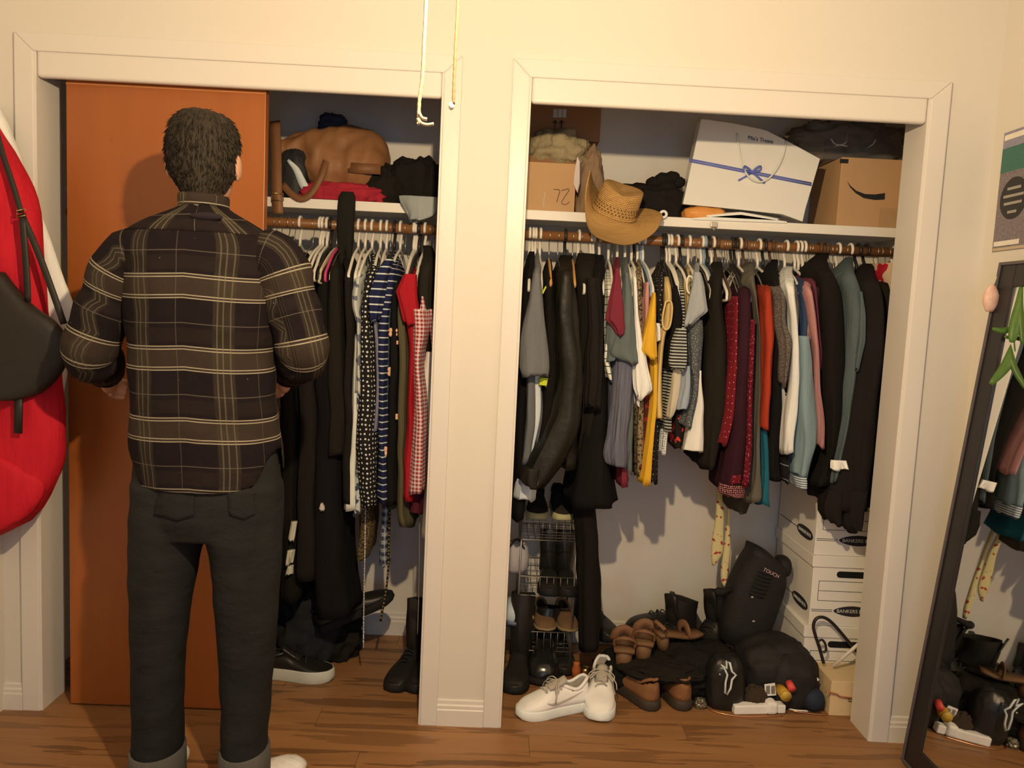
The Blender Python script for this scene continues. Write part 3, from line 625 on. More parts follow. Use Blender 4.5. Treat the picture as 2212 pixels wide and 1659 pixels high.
garment('striped_top', 'black and white fine striped top with folded sleeve', 'top', M_FS, [(596, 1460, 1474), (640, 1464, 1480), (720, 1458, 1484), (800, 1440, 1470), (860, 1434, 1456), (930, 1430, 1456)], yf=.19, depth=.2,
        parts=[('sleeve', M_FS, [(710, 1464, 1484), (740, 1454, 1486), (780, 1446, 1486), (792, 1448, 1484), (797, 1454, 1476)], .13, .07, False)])
garment('beige_blouse', 'beige blouse hem below the striped sleeve', 'blouse', cloth('beige_cloth', P(190, 166, 130)), [(790, 1448, 1472), (840, 1446, 1470), (880, 1442, 1462), (900, 1440, 1452)], yf=.17, depth=.12, shoulder=False)
garment('powder_blue_blouse', 'powder blue grey blouse hem right of the beige blouse', 'blouse', cloth('powder_blue', P(148, 145, 138)), [(790, 1472, 1490), (830, 1468, 1492), (870, 1460, 1492), (885, 1460, 1486)], yf=.165, depth=.12, shoulder=False)
M_LG = cloth('light_grey_jersey', P(148, 140, 126))
garment('light_grey_tee', 'light grey t-shirt with raised pointed sleeve', 't-shirt', M_LG, [(582, 1500, 1510), (620, 1494, 1516), (680, 1490, 1512), (760, 1488, 1510)], yf=.18, depth=.2,
        parts=[('sleeve', M_LG, [(588, 1498, 1512), (620, 1494, 1520), (650, 1488, 1526), (672, 1484, 1530), (684, 1482, 1512), (702, 1480, 1494)], .12, .07, False)])
t = garment('cream_camisole', 'cream camisole with looped straps left of the light grey tee', 'camisole', M_CAM, [(590, 1482, 1488), (640, 1480, 1490), (720, 1480, 1490)], yf=.2, depth=.1)
lp = [at(u, v, y=.17) for u, v in ((1488, 596), (1496, 600), (1497, 618), (1492, 634), (1485, 628), (1484, 608))]
G().tube(smooth_path(lp+[lp[0]], 24)[:-1], .0035, 6, closed=True).build('strap_loop', plain('cream_strap', P(225, 205, 165)), t)
M_SEQ = blotch('grey_sequins', P(78, 74, 66), P(150, 142, 128), 210, .62)
garment('sequin_top', 'grey sequinned top hanging below the light grey sleeve', 'top', M_SEQ, [(690, 1484, 1518), (740, 1482, 1518), (800, 1488, 1514), (812, 1492, 1514), (860, 1490, 1508), (900, 1482, 1502), (922, 1476, 1500)], yf=.16, depth=.14, shoulder=False)
garment('red_poppy_skirt', 'black skirt with red poppies below the powder blue blouse', 'skirt', blotch('red_poppies', (0.018, .014, .014), P(200, 60, 45), 26, .56), [(860, 1458, 1480), (920, 1452, 1484), (965, 1454, 1476)], yf=.22, depth=.16, shoulder=False)
garment('white_lace_slip', 'white perforated lace hem left of the red poppies', 'slip', dots('white_lace', P(205, 192, 165), P(110, 100, 85), 120, .25), [(880, 1436, 1452), (930, 1428, 1444), (976, 1422, 1438)], yf=.22, depth=.12, shoulder=False)
garment('ivory_skirt', 'ivory pleated skirt left of the black ribbed sweater', 'skirt', cloth('ivory_cloth', P(220, 203, 170)), [(800, 1506, 1516), (870, 1498, 1518), (930, 1486, 1520), (975, 1476, 1520)], yf=.17, depth=.14, shoulder=False)
garment('black_sweater', 'black ribbed sweater in the middle of the right rod', 'sweater', BLK[3], [(580, 1538, 1560), (640, 1530, 1566), (720, 1524, 1576), (850, 1520, 1584), (930, 1516, 1566), (1000, 1518, 1548), (1014, 1524, 1542)], yf=.18, depth=.28, fold=.006)
garment('black_fringe_top', 'black top with ragged hem below the ivory skirt', 'top', BLK[2], [(900, 1496, 1530), (985, 1488, 1526), (1000, 1508, 1522)], yf=.24, depth=.2, shoulder=False)
garment('red_pin_dot_dress', 'dark red dress with tiny white dots beside the burgundy cardigan', 'dress', dots('red_pin_dots', P(112, 24, 28), P(200, 160, 140), 42, .07), [(640, 1584, 1594), (720, 1582, 1594), (800, 1576, 1592), (880, 1566, 1586), (962, 1551, 1568)], yf=.15, depth=.14, shoulder=False)
M_BUR = cloth('burgundy_velvet', P(48, 20, 24)); M_TRM = blotch('red_embroidery', P(96, 16, 24), P(150, 70, 70), 120, .60)
garment('burgundy_cardigan', 'long burgundy velvet cardigan with red embroidered border', 'cardigan', M_BUR, [(608, 1600, 1616), (650, 1594, 1626), (760, 1590, 1628), (860, 1582, 1622), (950, 1572, 1618), (1030, 1560, 1612), (1062, 1558, 1612)], yf=.14, depth=.24,
        parts=[('front_border', M_TRM, [(690, 1622, 1631), (780, 1618, 1628), (880, 1614, 1624), (960, 1611, 1622), (1030, 1606, 1617), (1050, 1602, 1616)], .132, .05, False), ('hem_border', M_TRM, [(1026, 1580, 1604), (1042, 1578, 1604)], .132, .05, False),
               ('lower_hem', dots('burgundy_mesh', P(60, 24, 28), P(200, 130, 110), 150, .28), [(1048, 1562, 1612), (1066, 1560, 1612), (1074, 1580, 1610)], .134, .1, False)])
M_TAU = cloth('taupe_cloth', P(92, 80, 62))
garment('taupe_dress', 'taupe brown dress between burgundy border and orange top', 'dress', M_TAU, [(580, 1612, 1628), (640, 1622, 1638), (720, 1632, 1642), (900, 1628, 1642), (1020, 1622, 1640), (1080, 1606, 1646), (1086, 1612, 1640)], yf=.17, depth=.22)
garment('olive_slip', 'dark olive rounded hem below the burgundy cardigan', 'slip', cloth('dark_olive', P(62, 52, 36)), [(1040, 1578, 1614), (1090, 1574, 1622), (1106, 1584, 1616)], yf=.24, depth=.14, shoulder=False)
garment('teal_dress', 'teal dress showing below the orange top', 'dress', cloth('teal_cloth', P(33, 84, 88)), [(620, 1642, 1652), (720, 1642, 1652), (900, 1638, 1656), (940, 1640, 1660), (1040, 1640, 1662), (1092, 1634, 1666)], yf=.18, depth=.22)
garment('orange_blouse', 'burnt orange long sleeved top on a white hanger', 'top', cloth('burnt_orange', P(152, 50, 26)), [(606, 1650, 1662), (630, 1650, 1670), (680, 1650, 1674), (780, 1646, 1668), (870, 1642, 1664), (928, 1641, 1661)], yf=.13, depth=.18)
garment('black_tunic', 'black tunic right of the orange top', 'tunic', BLK[2], [(575, 1664, 1680), (640, 1668, 1688), (760, 1666, 1690), (900, 1660, 1688), (1000, 1658, 1684), (1040, 1662, 1684)], yf=.17, depth=.24)
M_MARL = blotch('brown_marl', P(105, 88, 72), P(80, 66, 54), 160, .5)
garment('marled_knit', 'brown marled knit with elbow shaped sleeve left of the white top', 'sweater', M_MARL, [(600, 1668, 1680), (640, 1676, 1694), (700, 1680, 1700), (735, 1686, 1716), (765, 1690, 1708), (800, 1688, 1700), (830, 1688, 1694)], yf=.12, depth=.14)
garment('hash_print_dress', 'black dress with small white hash marks behind the white sleeve', 'dress', stripes('hash_marks', (0.018, .016, .02), P(150, 145, 140), .05, .003), [(610, 1690, 1702), (700, 1696, 1706), (850, 1692, 1702), (1040, 1688, 1704)], yf=.17, depth=.2)
M_WL = cloth('white_long_sleeve', P(215, 200, 175))
garment('white_long_sleeved_top', 'white long sleeved top left of the light blue shirt', 'top', M_WL, [(590, 1692, 1712), (630, 1700, 1718), (700, 1708, 1722), (800, 1706, 1724), (890, 1698, 1722), (980, 1691, 1714)], yf=.12, depth=.16)
garment('navy_cream_top', 'navy and cream colour block top above the light blue shirt', 'top', stripes('navy_cream', P(50, 62, 78), P(220, 180, 130), .09, .04, 'u'), [(600, 1722, 1740), (680, 1724, 1750), (740, 1722, 1752)], yf=.17, depth=.2)
M_LB = cloth('light_blue_chambray', P(120, 129, 120))
garment('light_blue_shirt', 'light blue long sleeved shirt with a striped cuff', 'shirt', M_LB, [(726, 1726, 1754), (800, 1722, 1758), (880, 1720, 1764), (950, 1722, 1766), (990, 1722, 1756), (1030, 1721, 1746)], yf=.12, depth=.14, shoulder=False,
        parts=[('cuff', stripes('striped_cuff', P(185, 180, 165), P(60, 62, 66), .008, .003), [(1028, 1720, 1747), (1042, 1721, 1748), (1054, 1724, 1744)], .115, .13, False)])
garment('dusty_rose_top', 'dusty rose long sleeved top right of the light blue shirt', 'top', cloth('dusty_rose', P(178, 118, 102)), [(600, 1736, 1748), (660, 1746, 1760), (750, 1756, 1768), (850, 1760, 1774), (910, 1764, 1781), (966, 1765, 1782)], yf=.12, depth=.16)
garment('plum_top', 'plum and olive tops bunched between rose and black coat', 'top', cloth('plum_cloth', P(95, 40, 48)), [(585, 1742, 1756), (640, 1752, 1764), (700, 1758, 1768), (800, 1764, 1776)], yf=.18, depth=.2)
garment('brown_blouse', 'dark brown top left of the layered black coat', 'top', cloth('dark_brown_cloth', P(55, 42, 30)), [(590, 1752, 1768), (650, 1762, 1780), (800, 1768, 1784), (950, 1770, 1786)], yf=.18, depth=.2)
garment('layered_black_coat', 'wide layered black coat left of the denim shirt', 'coat', BLK[0], [(562, 1762, 1790), (600, 1764, 1812), (640, 1770, 1826), (750, 1774, 1830), (880, 1778, 1826), (960, 1784, 1816), (1000, 1776, 1800), (1050, 1744, 1796)], yf=.15, depth=.28, fold=.007)
garment('denim_shirt', 'faded blue grey denim shirt on a white hanger', 'shirt', cloth('faded_denim', P(78, 82, 74)), [(570, 1824, 1842), (610, 1824, 1858), (650, 1830, 1869), (700, 1832, 1870), (760, 1830, 1862), (850, 1826, 1846), (920, 1816, 1834), (1040, 1790, 1806)], yf=.14, depth=.2,
        parts=[('sleeve', cloth('faded_denim', (1, 1, 1)), [(630, 1856, 1862), (680, 1858, 1870), (740, 1856, 1868), (800, 1848, 1854)], .132, .05, False)])
t = garment('black_blazer', 'long black blazer with two hanging tails and a white label', 'blazer', BLK[1], [(584, 1860, 1890), (620, 1856, 1910), (680, 1862, 1922), (800, 1846, 1914), (920, 1822, 1902), (1020, 1798, 1888), (1080, 1784, 1882), (1100, 1790, 1880)], yf=.14, depth=.25, fold=.007,
        parts=[('tail', BLK[1], [(1060, 1786, 1826), (1090, 1778, 1824), (1112, 1780, 1818), (1130, 1794, 1814)], .14, .09, False), ('tail', BLK[1], [(1060, 1830, 1880), (1100, 1826, 1872), (1136, 1824, 1866), (1148, 1838, 1862)], .14, .09, False),
               ('label_tag', plain('white_label', P(235, 225, 210), .7), [(995, 1798, 1831), (1013, 1799, 1832)], .128, .012, False)])
garment('black_suit_jacket', 'black suit jacket nearest the right jamb', 'jacket', BLK[3], [(600, 1900, 1915), (650, 1908, 1926), (800, 1900, 1922), (1000, 1888, 1906), (1090, 1876, 1892)], yf=.2, depth=.24)
garment('red_scrap_scarf', 'red and beige patterned scarf bundle at the far right of the rod', 'scarf', blotch('red_beige_scarf', P(190, 150, 110), P(165, 25, 35), 16, .52), [(568, 1912, 1944), (600, 1904, 1944), (650, 1910, 1940), (680, 1918, 1940)], yf=.26, depth=.2, shoulder=False)
# ties
M_TIE = blotch('yellow_floral_tie', P(200, 174, 112), P(165, 55, 48), 45, .63)
def tie(label, pts, y):
    c = [(v, ul, ur) for v, ul, ur in pts]
    g = cloth_geo(c, y, .02, False, .0015, .5, nrow=24, nring=14, hem=0.0)
    return tag(g.build('neck_tie', M_TIE), label, 'tie', 'floral ties')
tie('yellow floral necktie, the shorter wider one', [(1000, 1550, 1558), (1100, 1546, 1562), (1170, 1540, 1562), (1200, 1537, 1558), (1222, 1540, 1543)], .42)
tie('yellow and red floral necktie, the longer narrow one', [(1060, 1572, 1578), (1130, 1570, 1577), (1190, 1564, 1577), (1245, 1558, 1572), (1268, 1562, 1566)], .42)
# ================================================================== THINGS ON THE SHELVES
def blob(u0, u1, v0, v1, y, ry, amp=.12, fr=2.5, seed=1.0, ex=.85, base=None, n=64, m=36, crease=(.06, 22)):
    """soft lump filling a photo box at depth y, flat underneath"""
    a = at(u0, (v0+v1)/2, y=y); b = at(u1, (v0+v1)/2, y=y); t = at((u0+u1)/2, v0, y=y); d = at((u0+u1)/2, v1, y=y)
    z1 = t.z; z0 = base if base is not None else d.z
    rx = (b.x-a.x)/2; rz = (z1-z0)*0.62; cz = z1-rz
    return G().ell(((a.x+b.x)/2, y, cz), (rx, ry, rz), n, m, amp, fr, seed, flat=z0-cz, ex=ex, crease=crease)
SZ = ZS+0.001
# ---- left shelf
M_TAN = plain('tan_leather', P(140, 88, 48), .55, .4, var=.2, vs_=14, bump=.3, bs=40)
M_TAND = plain('tan_leather_strap', P(122, 76, 42), .55, .4)
t = thing('leather_bag', 'big slouchy tan leather bag lying on the left shelf', 'bag', at(725, 432, y=.5))
rr = []
for u, va, vb, ry, yc in crom([(604, 296, 330, .03, .46), (630, 288, 352, .06, .50), (670, 282, 392, .09, .52), (710, 280, 432, .11, .53), (750, 274, 436, .12, .53), (790, 282, 436, .12, .53), (820, 296, 420, .10, .53), (838, 318, 396, .07, .53), (843, 340, 370, .03, .53)], 40):
    a = at(u, va, y=yc); b = at(u, vb, y=yc); zc = (a.z+b.z)/2; hz = (a.z-b.z)/2; ring = []
    for k in range(36):
        q_ = 2*PI*k/36; p_ = Vector((a.x, yc-ry*math.cos(q_), zc+hz*math.copysign(abs(math.sin(q_))**.85, math.sin(q_))))
        n_ = noise.noise(p_*9)*.026-abs(noise.noise(p_*14+Vector((4, 0, 0))))*.034-abs(noise.noise(p_*27))*.010+.012
        p_ += Vector((0, -math.cos(q_), math.sin(q_)*.6))*n_; p_.z = max(p_.z, SZ); ring.append(p_)
    rr.append(ring)
G().loft(rr).build('body', M_TAN, t)
lp = [at(u, v, y=y) for u, v, y in ((610, 398, .40), (628, 418, .385), (650, 430, .38), (672, 418, .38), (692, 385, .385), (706, 345, .415), (716, 325, .46))]
G().strip(smooth_path(lp, 22), .024, .006, (0, -1, .2)).build('handle', M_TAND, t)
G().strip(smooth_path([at(u, v, y=y) for u, v, y in ((594, 262, .45), (597, 330, .40), (598, 400, .37), (600, 440, .366), (601, 462, .366))], 18), .036, .006).build('shoulder_strap', M_TAND, t)
b = at(600, 425, y=.36)
G().tube([b+Vector((-.02, 0, .012)), b+Vector((.02, 0, .012)), b+Vector((.02, 0, -.012)), b+Vector((-.02, 0, -.012))], .003, 6, closed=True).build('buckle', plain('brass', (.6, .42, .18), .3, .5, .9), t)
G().strip([at(752, 362, y=.405), at(785, 364, y=.40), at(822, 366, y=.402)], .036, .008).build('side_tab', M_TAND, t)
t = thing('black_tote', 'black tote with a white diagonal stripe behind the leather handle', 'bag', at(632, 420, y=.42))
blob(606, 668, 322, 432, .46, .05, .08, 2, 5, .7, SZ).build('body', plain('black_nylon', (.02, .021, .024), .6), t)
G().strip(smooth_path([at(u, v, y=.408) for u, v in ((622, 346), (640, 366), (652, 392), (662, 410))], 10), [.010, .014, .018, .022, .024, .026, .028, .028, .028, .026], .006).build('stripe', plain('white_stripe_cloth', P(205, 195, 170)), t)
tag(blob(650, 828, 396, 438, .43, .05, .16, 3, 8, .7, SZ).build('red_garment', cloth('coral_red_cloth', P(160, 38, 44), .3)), 'folded coral red garment flattened under the leather bag', 'clothing')
tag(blob(786, 872, 356, 436, .48, .07, .18, 2.8, 9, .9, SZ).build('black_sweater_heap', BLK[3]), 'crumpled black sweater between leather bag and dark heap', 'clothing')
t = tag(blob(838, 962, 340, 438, .50, .09, .2, 2.6, 12, .9, SZ).build('dark_clothes_heap', BLK[1]), 'dark bundle of clothes with a sticking up fold by the post', 'clothing')
g = G().ell(at(908, 352, y=.47), (.016, .014, .025), 12, 8); g.build('fold', BLK[1], t)
tag(blob(690, 748, 246, 290, .56, .05, .15, 3, 15, .8).build('navy_cloth', cloth('navy_cloth_dim', (.05, .055, .10))), 'dark navy cloth on top of the leather bag', 'clothing')
g = cloth_geo([(424, 862, 946), (440, 866, 948), (456, 876, 948), (468, 882, 932), (477, 886, 904)], .345, .04, False, .006, .3, nrow=18, nring=22)
tag(g.build('grey_shirt', cloth('pale_grey_cotton', P(150, 143, 124), .3, fold=.9)), 'pale grey shirt draped over the left shelf edge', 'shirt')
t = thing('black_tights', 'black tights draped over the left shelf edge past the rod', 'tights', at(745, 420, y=.37))
M_TI = cloth('sheer_black', (.016, .016, .013))
cloth_geo([(414, 734, 762), (424, 727, 766), (470, 726, 765), (510, 727, 762), (545, 734, 758)], .355, .028, False, .002, .1, nrow=18, nring=18).build('waist', M_TI, t)
for a in ([(530, 728, 744), (565, 732, 746), (600, 738, 748)], [(530, 744, 760), (575, 747, 759), (625, 743, 753)]):
    cloth_geo(a, .352, .02, False, .002, .2, nrow=14, nring=14).build('leg', M_TI, t)
# ---- right shelf
M_KRAFT = plain('kraft_cardboard', P(188, 138, 88), .85, .15, var=.08, vs_=6)
M_KRAFTD = plain('brown_cardboard', P(148, 100, 62), .85, .15, var=.1, vs_=5)
M_INK = plain('brown_ink', (.12, .06, .04), .8, var=0); M_BLKINK = plain('black_ink', (.02, .02, .025), .7, var=0)
M_PAPER = plain('white_paper', P(228, 210, 180), .6, .3, var=.04, vs_=4)
xa = at(1128, 400, y=.40).x; xb = at(1243, 400, y=.40).x; zt = at(1195, 352, y=.40).z
t = thing('cardboard_box', 'open cardboard box with handwritten number at the left of the right shelf', 'box', ((xa+xb)/2, .40, SZ))
g = G(); th = .005
g.box((xa, .40, SZ), (xb, .405, zt)); g.box((xa, .405, SZ), (xa+th, .66, zt)); g.box((xb-th, .405, SZ), (xb, .66, zt)); g.box((xa, .655, SZ), (xb, .66, zt)); g.box((xa+th, .405, SZ), (xb-th, .655, SZ+th))
g.build('body', M_KRAFT, t, smooth=False)
G().add([(xa, .402, zt), (xb, .402, zt), (xb, .43, zt+.03), (xa, .43, zt+.03), (xa, .405, zt-.003), (xb, .405, zt-.003), (xb, .433, zt+.027), (xa, .433, zt+.027)], [(0,1,2,3),(7,6,5,4),(0,4,5,1),(1,5,6,2),(2,6,7,3),(3,7,4,0)]).build('flap', M_KRAFTD, t, smooth=False)
pts = [at(u, v, y=.385) for u, v in ((1241, 372), (1247, 338), (1252, 348), (1252, 395), (1247, 416), (1239, 398))]
G().add([p for p in pts]+[p+Vector((.004, .012, 0)) for p in pts], [(0,1,2,3,4,5), (11,10,9,8,7,6)]+[(i, 6+i, 6+(i+1) % 6, (i+1) % 6) for i in range(6)]).build('flap', plain('flap_edge_card', P(205, 175, 150), .8), t, smooth=False)
for ps in ([(1196, 409), (1209, 411), (1206, 424), (1203, 437)], [(1213, 412), (1230, 408), (1220, 425), (1213, 438), (1222, 442), (1230, 436)]):
    G().tube(smooth_path([at(u, v, y=.399) for u, v in ps], 14), .0012, 5).build('handwriting', M_INK, t)
G().tube(smooth_path([at(u, v, y=.399) for u, v in ((1178, 416), (1175, 432), (1174, 450))], 10), .0016, 5).build('scuff_mark', plain('scuff', P(200, 180, 150)), t)
M_CANV = cloth('beige_canvas', P(150, 125, 85), .3, fold=.9)
tag(blob(1138, 1272, 282, 340, .50, .11, .22, 2.6, 21, .9, zt+.001).build('canvas_bag', M_CANV), 'crumpled beige canvas bag on top of the open cardboard box', 'bag')
xa2 = at(1120, 260, y=.5).x; xb2 = at(1298, 260, y=.5).x; zb = at(1230, 303, y=.5).z
t = thing('cardboard_box', 'brown cardboard box with barcode label stacked above the canvas bag', 'box', ((xa2+xb2)/2, .5, zb))
G().box((xa2, .5, zb), (xb2, .685, zb+.21)).build('body', M_KRAFTD, t, smooth=False, bevel=.002)
for k in range(9):
    p = at(1196+k*3.3, 236, y=.499); q = at(1196+k*3.3, 254, y=.499); w_ = .0012+.0012*((k*5) % 3)
    G().box((p.x-w_, .497, q.z), (p.x+w_, .4995, p.z)).build('barcode_bar', plain('pale_print', P(190, 175, 155)), t, smooth=False)
for k in (0, 1):
    p = at(1199+k*14, 268, y=.499)
    G().tube([p+Vector((0, 0, -.02)), p+Vector((0, 0, .012))], .0018, 5).tube([p+Vector((-.008, 0, .003)), p+Vector((0, 0, .013)), p+Vector((.008, 0, .003))], .0018, 5).build('arrow_print', M_BLKINK, t)
tag(blob(1244, 1302, 326, 430, .50, .07, .14, 2.5, 24, .7, SZ).build('paper_bag', plain('brown_paper', P(140, 105, 72), .8, .2, var=.2, vs_=9, bump=.5, bs=25)), 'crumpled brown paper bag behind the straw hat', 'bag')
t = tag(blob(1316, 1486, 398, 474, .50, .09, .16, 2.8, 27, .85, SZ).build('black_scarf_heap', BLK[1]), 'heap of black knitwear behind the straw hat\'s right brim', 'clothing')
for u, v, r in ((1412, 396, .03), (1432, 388, .032), (1452, 384, .03), (1466, 394, .026), (1440, 408, .04)):
    G().ell(at(u, v, y=.47), (r, r*.8, r*.8), 14, 9, .1, 3, u).build('ruffle', BLK[1], t)
# ---- straw hat
q = N('woven_straw'); _uv, _u, _v = q.uv()
h_ = q.math('ADD', q.math('SINE', q.math('MULTIPLY', _u, 900)), q.math('SINE', q.math('MULTIPLY', _v, 1000)))
q.bump(h_, .6, .002)
M_STRAW = q.fin(q.mix(q.noise(_uv, 60, 2), P(168, 112, 52), P(212, 158, 88)), .75, .25)
cH = at(1326, 462, y=.335)
ax = Vector((0.22, -0.50, 0.84)).normalized(); xx = Vector((1, .03, -.30)).normalized(); xx = (xx-ax*xx.dot(ax)).normalized(); yy = ax.cross(xx)
MH = Matrix((xx, yy, ax)).transposed()
t = thing('straw_hat', 'woven straw cowboy hat hooked on the right shelf edge', 'hat', cH)
rings = []
for j in range(15):
    r = lerp(1.0, 2.12, j/14); ring = []
    for k in range(48):
        th = 2*PI*k/48; ex_, ey_ = math.cos(th)*.078*r, math.sin(th)*.066*r
        d_ = (r-1)/1.12; fr = max(0.0, -math.sin(th))**.7
        up = .045*d_**1.5*max(0, abs(math.cos(th))-.35)**1.4*1.8 - .078*d_*fr
        if math.cos(th) < 0: up += .075*d_**1.4*(-math.cos(th))**2.5; ex_ *= 1-.22*d_*(-math.cos(th))
        ey_ *= 1-.50*d_*fr
        ring.append(cH+MH @ Vector((ex_, ey_, up)))
    rings.append(ring)
G().loft(rings, False, False).build('brim', M_STRAW, t, solid=.004)
rings = []
for j in range(16):
    s = j/15; ring = []
    for k in range(40):
        th = 2*PI*k/40; sh = (1-.10*s)*(1-max(0, (s-.72)/.28)**2*.98)
        x_, y_ = math.cos(th)*.078*sh, math.sin(th)*.066*sh
        z_ = .105*math.sin(min(1, s*1.12)*PI/2) - .024*max(0, s-.55)/.45*(1-min(1, abs(x_)/.06))**1
        if s > .55: y_ *= 1-.12*abs(math.cos(th))
        ring.append(cH+MH @ Vector((x_, y_, z_)))
    rings.append(ring)
G().loft(rings, False, True).build('crown', M_STRAW, t)
g = G()
for row in range(3):
    for k in range(18):
        th = PI+PI*(k+.5*(row % 2))/18; hh = .022+.011*row
        p = cH+MH @ Vector((math.cos(th)*.0775, math.sin(th)*.0657, hh)); g.ell(p, (.0022, .0022, .0022), 6, 4)
g.build('vent_holes', plain('straw_holes', (.03, .02, .012)), t)
rm = [cH+MH @ Vector((math.cos(a)*.0795, math.sin(a)*.0675, .008)) for a in [2*PI*k/40 for k in range(40)]]
G().tube(rm, .0022, 5, closed=True).build('hat_cord', M_STRAW, t)
# ---- gift bag
M_GB = plain('glossy_white_card', P(222, 202, 172), .22, .5, var=.03, vs_=4)
poly = [(1515, 256), (1585, 266), (1655, 281), (1715, 312), (1772, 343), (1740, 452), (1734, 479), (1690, 463), (1600, 453), (1475, 441)]
bk = Vector((.012, .11, .012))
t = thing('gift_bag', 'glossy white gift bag with blue ribbon tilted on the right shelf', 'gift bag', at(1610, 470, y=.40))
G().prism(poly, lambda u, v: tuple(at(u, v, y=.392)), lambda u, v: tuple(at(u, v, y=.392)+bk)).build('body', M_GB, t, smooth=False, bevel=.002)
G().tube(smooth_path([at(u, v, y=y) for u, v, y in ((1592, 288, .39), (1596, 318, .384), (1603, 352, .382), (1616, 380, .382), (1638, 393, .382), (1660, 386, .382), (1680, 362, .382), (1693, 332, .384), (1698, 304, .39))], 36), .0032, 8).build('rope_handle', plain('white_cord', P(215, 200, 165), .6), t)
M_RIB = plain('blue_ribbon', P(95, 98, 150), .35, .5, var=.1, vs_=60)
for o_ in (-2.2, 2.2): G().strip([at(1489+k*66, 346+o_+k*13.0, y=.3895) for k in range(5)], .0055, .0012).build('ribbon_band', M_RIB, t)
def bow(cu, cv):
    for s_ in (-1, 1):
        lp = [(cu, cv), (cu+s_*9, cv-9), (cu+s_*18, cv-13), (cu+s_*17, cv-5), (cu+s_*9, cv-2), (cu, cv)]
        G().strip(smooth_path([at(a, b_, y=.385-.006*math.sin(PI*i/5)) for i, (a, b_) in enumerate(lp)], 20), .007, .0012, (.2*s_, -1, .3)).build('bow_loop', M_RIB, t)
    G().strip([at(cu, cv, y=.386), at(cu-14, cv+9, y=.387), at(cu-30, cv+18, y=.387)], .006, .0012).build('bow_tail', M_RIB, t)
    G().strip([at(cu, cv, y=.386), at(cu+14, cv+12, y=.387), at(cu+27, cv+24, y=.387)], .007, .0012).build('bow_tail', M_RIB, t)
    G().ell(at(cu, cv, y=.384), (.006, .005, .005), 10, 6).build('bow_knot', M_RIB, t)
bow(1625, 372)
g = text_geo("Mia's Treats", .019); p = at(1643, 302, y=.3905)
g.xf(Matrix.Translation(p) @ Matrix.Rotation(math.radians(6.5), 4, 'Y') @ Matrix.Rotation(PI/2, 4, 'X')).build('lettering', plain('navy_print', (.03, .03, .06), .5, var=0), t, smooth=False)
# papers under and behind the bag
tag(G().prism([(1690, 292), (1782, 300), (1776, 344), (1720, 318)], lambda u, v: tuple(at(u, v, y=.515)), lambda u, v: tuple(at(u, v, y=.53))).build('manila_folder', plain('manila', P(175, 140, 85), .8), smooth=False), 'manila folder corner behind the gift bag', 'folder')
t = thing('envelope_stack', 'white envelopes lying under the gift bag', 'envelopes', at(1600, 476, y=.40))
for k, (v0, v1) in enumerate(((468, 474), (461, 468))):
    g = G().add([at(1496+k*30, v1, y=.378), at(1700-k*20, v1+8, y=.378), at(1690, v1+4, y=.60), at(1500, v1-4, y=.60)]+[at(1496+k*30, v1, y=.378)+Vector((0,0,.005)), at(1600, v1-4, y=.378)+Vector((0,0,.010)), at(1700-k*20, v1+8, y=.378)+Vector((0,0,.005)), at(1690, v1+4, y=.60)+Vector((0,0,.006)), at(1500, v1-4, y=.60)+Vector((0,0,.006))],
        [(0,3,2,1), (4,5,6,7,8), (0,1,6,5,4), (1,2,7,6), (2,3,8,7), (3,0,4,8)])
    g.build('envelope', M_PAPER, t, smooth=False)
tag(blob(1474, 1566, 448, 471, .43, .05, .05, 2, 30, .7, SZ).build('orange_pouch', plain('orange_vinyl', P(215, 135, 60), .45)), 'flat orange pouch under the left of the gift bag', 'pouch')
rg = at(1433, 463, y=.37); MR = Matrix.Rotation(PI/2, 3, 'X')
g = G(); g.tube([rg+MR @ Vector((.011*math.cos(a), .011*math.sin(a), 0)) for a in [2*PI*k/20 for k in range(20)]], .005, 8, closed=True)
tag(g.build('tape_ring', plain('white_ring_plastic', P(230, 220, 200), .4)), 'small white ring at the tip of the straw hat brim', 'ring')
c = at(1542, 486, y=.378); t = thing('shelf_clip', 'small metal clip on the right shelf edge', 'clip', c)
G().box((c.x-.012, .372, c.z-.008), (c.x+.012, .384, c.z+.010)).build('body', plain('clip_metal', (.55, .5, .42), .35, .5, .6), t, smooth=False, bevel=.002)
G().tube([(c.x-.008, .374, c.z-.008), (c.x, .371, c.z-.020), (c.x+.008, .374, c.z-.008)], .002, 6).build('wire_loop', HM['wire'], t)
# ---- box with curved mark
xa = at(1812, 420, y=.42).x; xb = at(1990, 420, y=.42).x; zt = at(1880, 342, y=.42).z
t = thing('parcel_box', 'cardboard parcel box with a black curved smile mark by the right jamb', 'box', ((xa+xb)/2, .42, SZ))
G().box((xa, .42, SZ), (xb, .68, zt)).build('body', M_KRAFT, t, smooth=False, bevel=.002)
top = [(1829, 390), (1838, 402), (1850, 412), (1868, 419), (1890, 420), (1912, 417)]; bot = [(1911, 431), (1890, 432), (1866, 428), (1848, 417), (1836, 404)]
G().prism(top+bot, lambda u, v: tuple(at(u, v, y=.4185)), lambda u, v: tuple(at(u, v, y=.4200))).build('curved_mark', M_BLKINK, t, smooth=False)
a = at(1815, 343, y=.418); b_ = at(1832, 353, y=.418)
G().box((a.x, .417, b_.z), (b_.x, .4195, a.z)).build('tape_mark', M_BLKINK, t, smooth=False)
G().box((at(1905, 400, y=.42).x, .4185, SZ+.002), (at(1975, 400, y=.42).x, .42, at(1920, 450, y=.42).z)).build('tape_strip', plain('packing_tape', P(176, 132, 86), .4), t, smooth=False)
q = N('clear_plastic'); q.b.inputs['Transmission Weight'].default_value = .75; q.b.inputs['IOR'].default_value = 1.15; M_CLR = q.fin((.42, .40, .38), .12, .5)
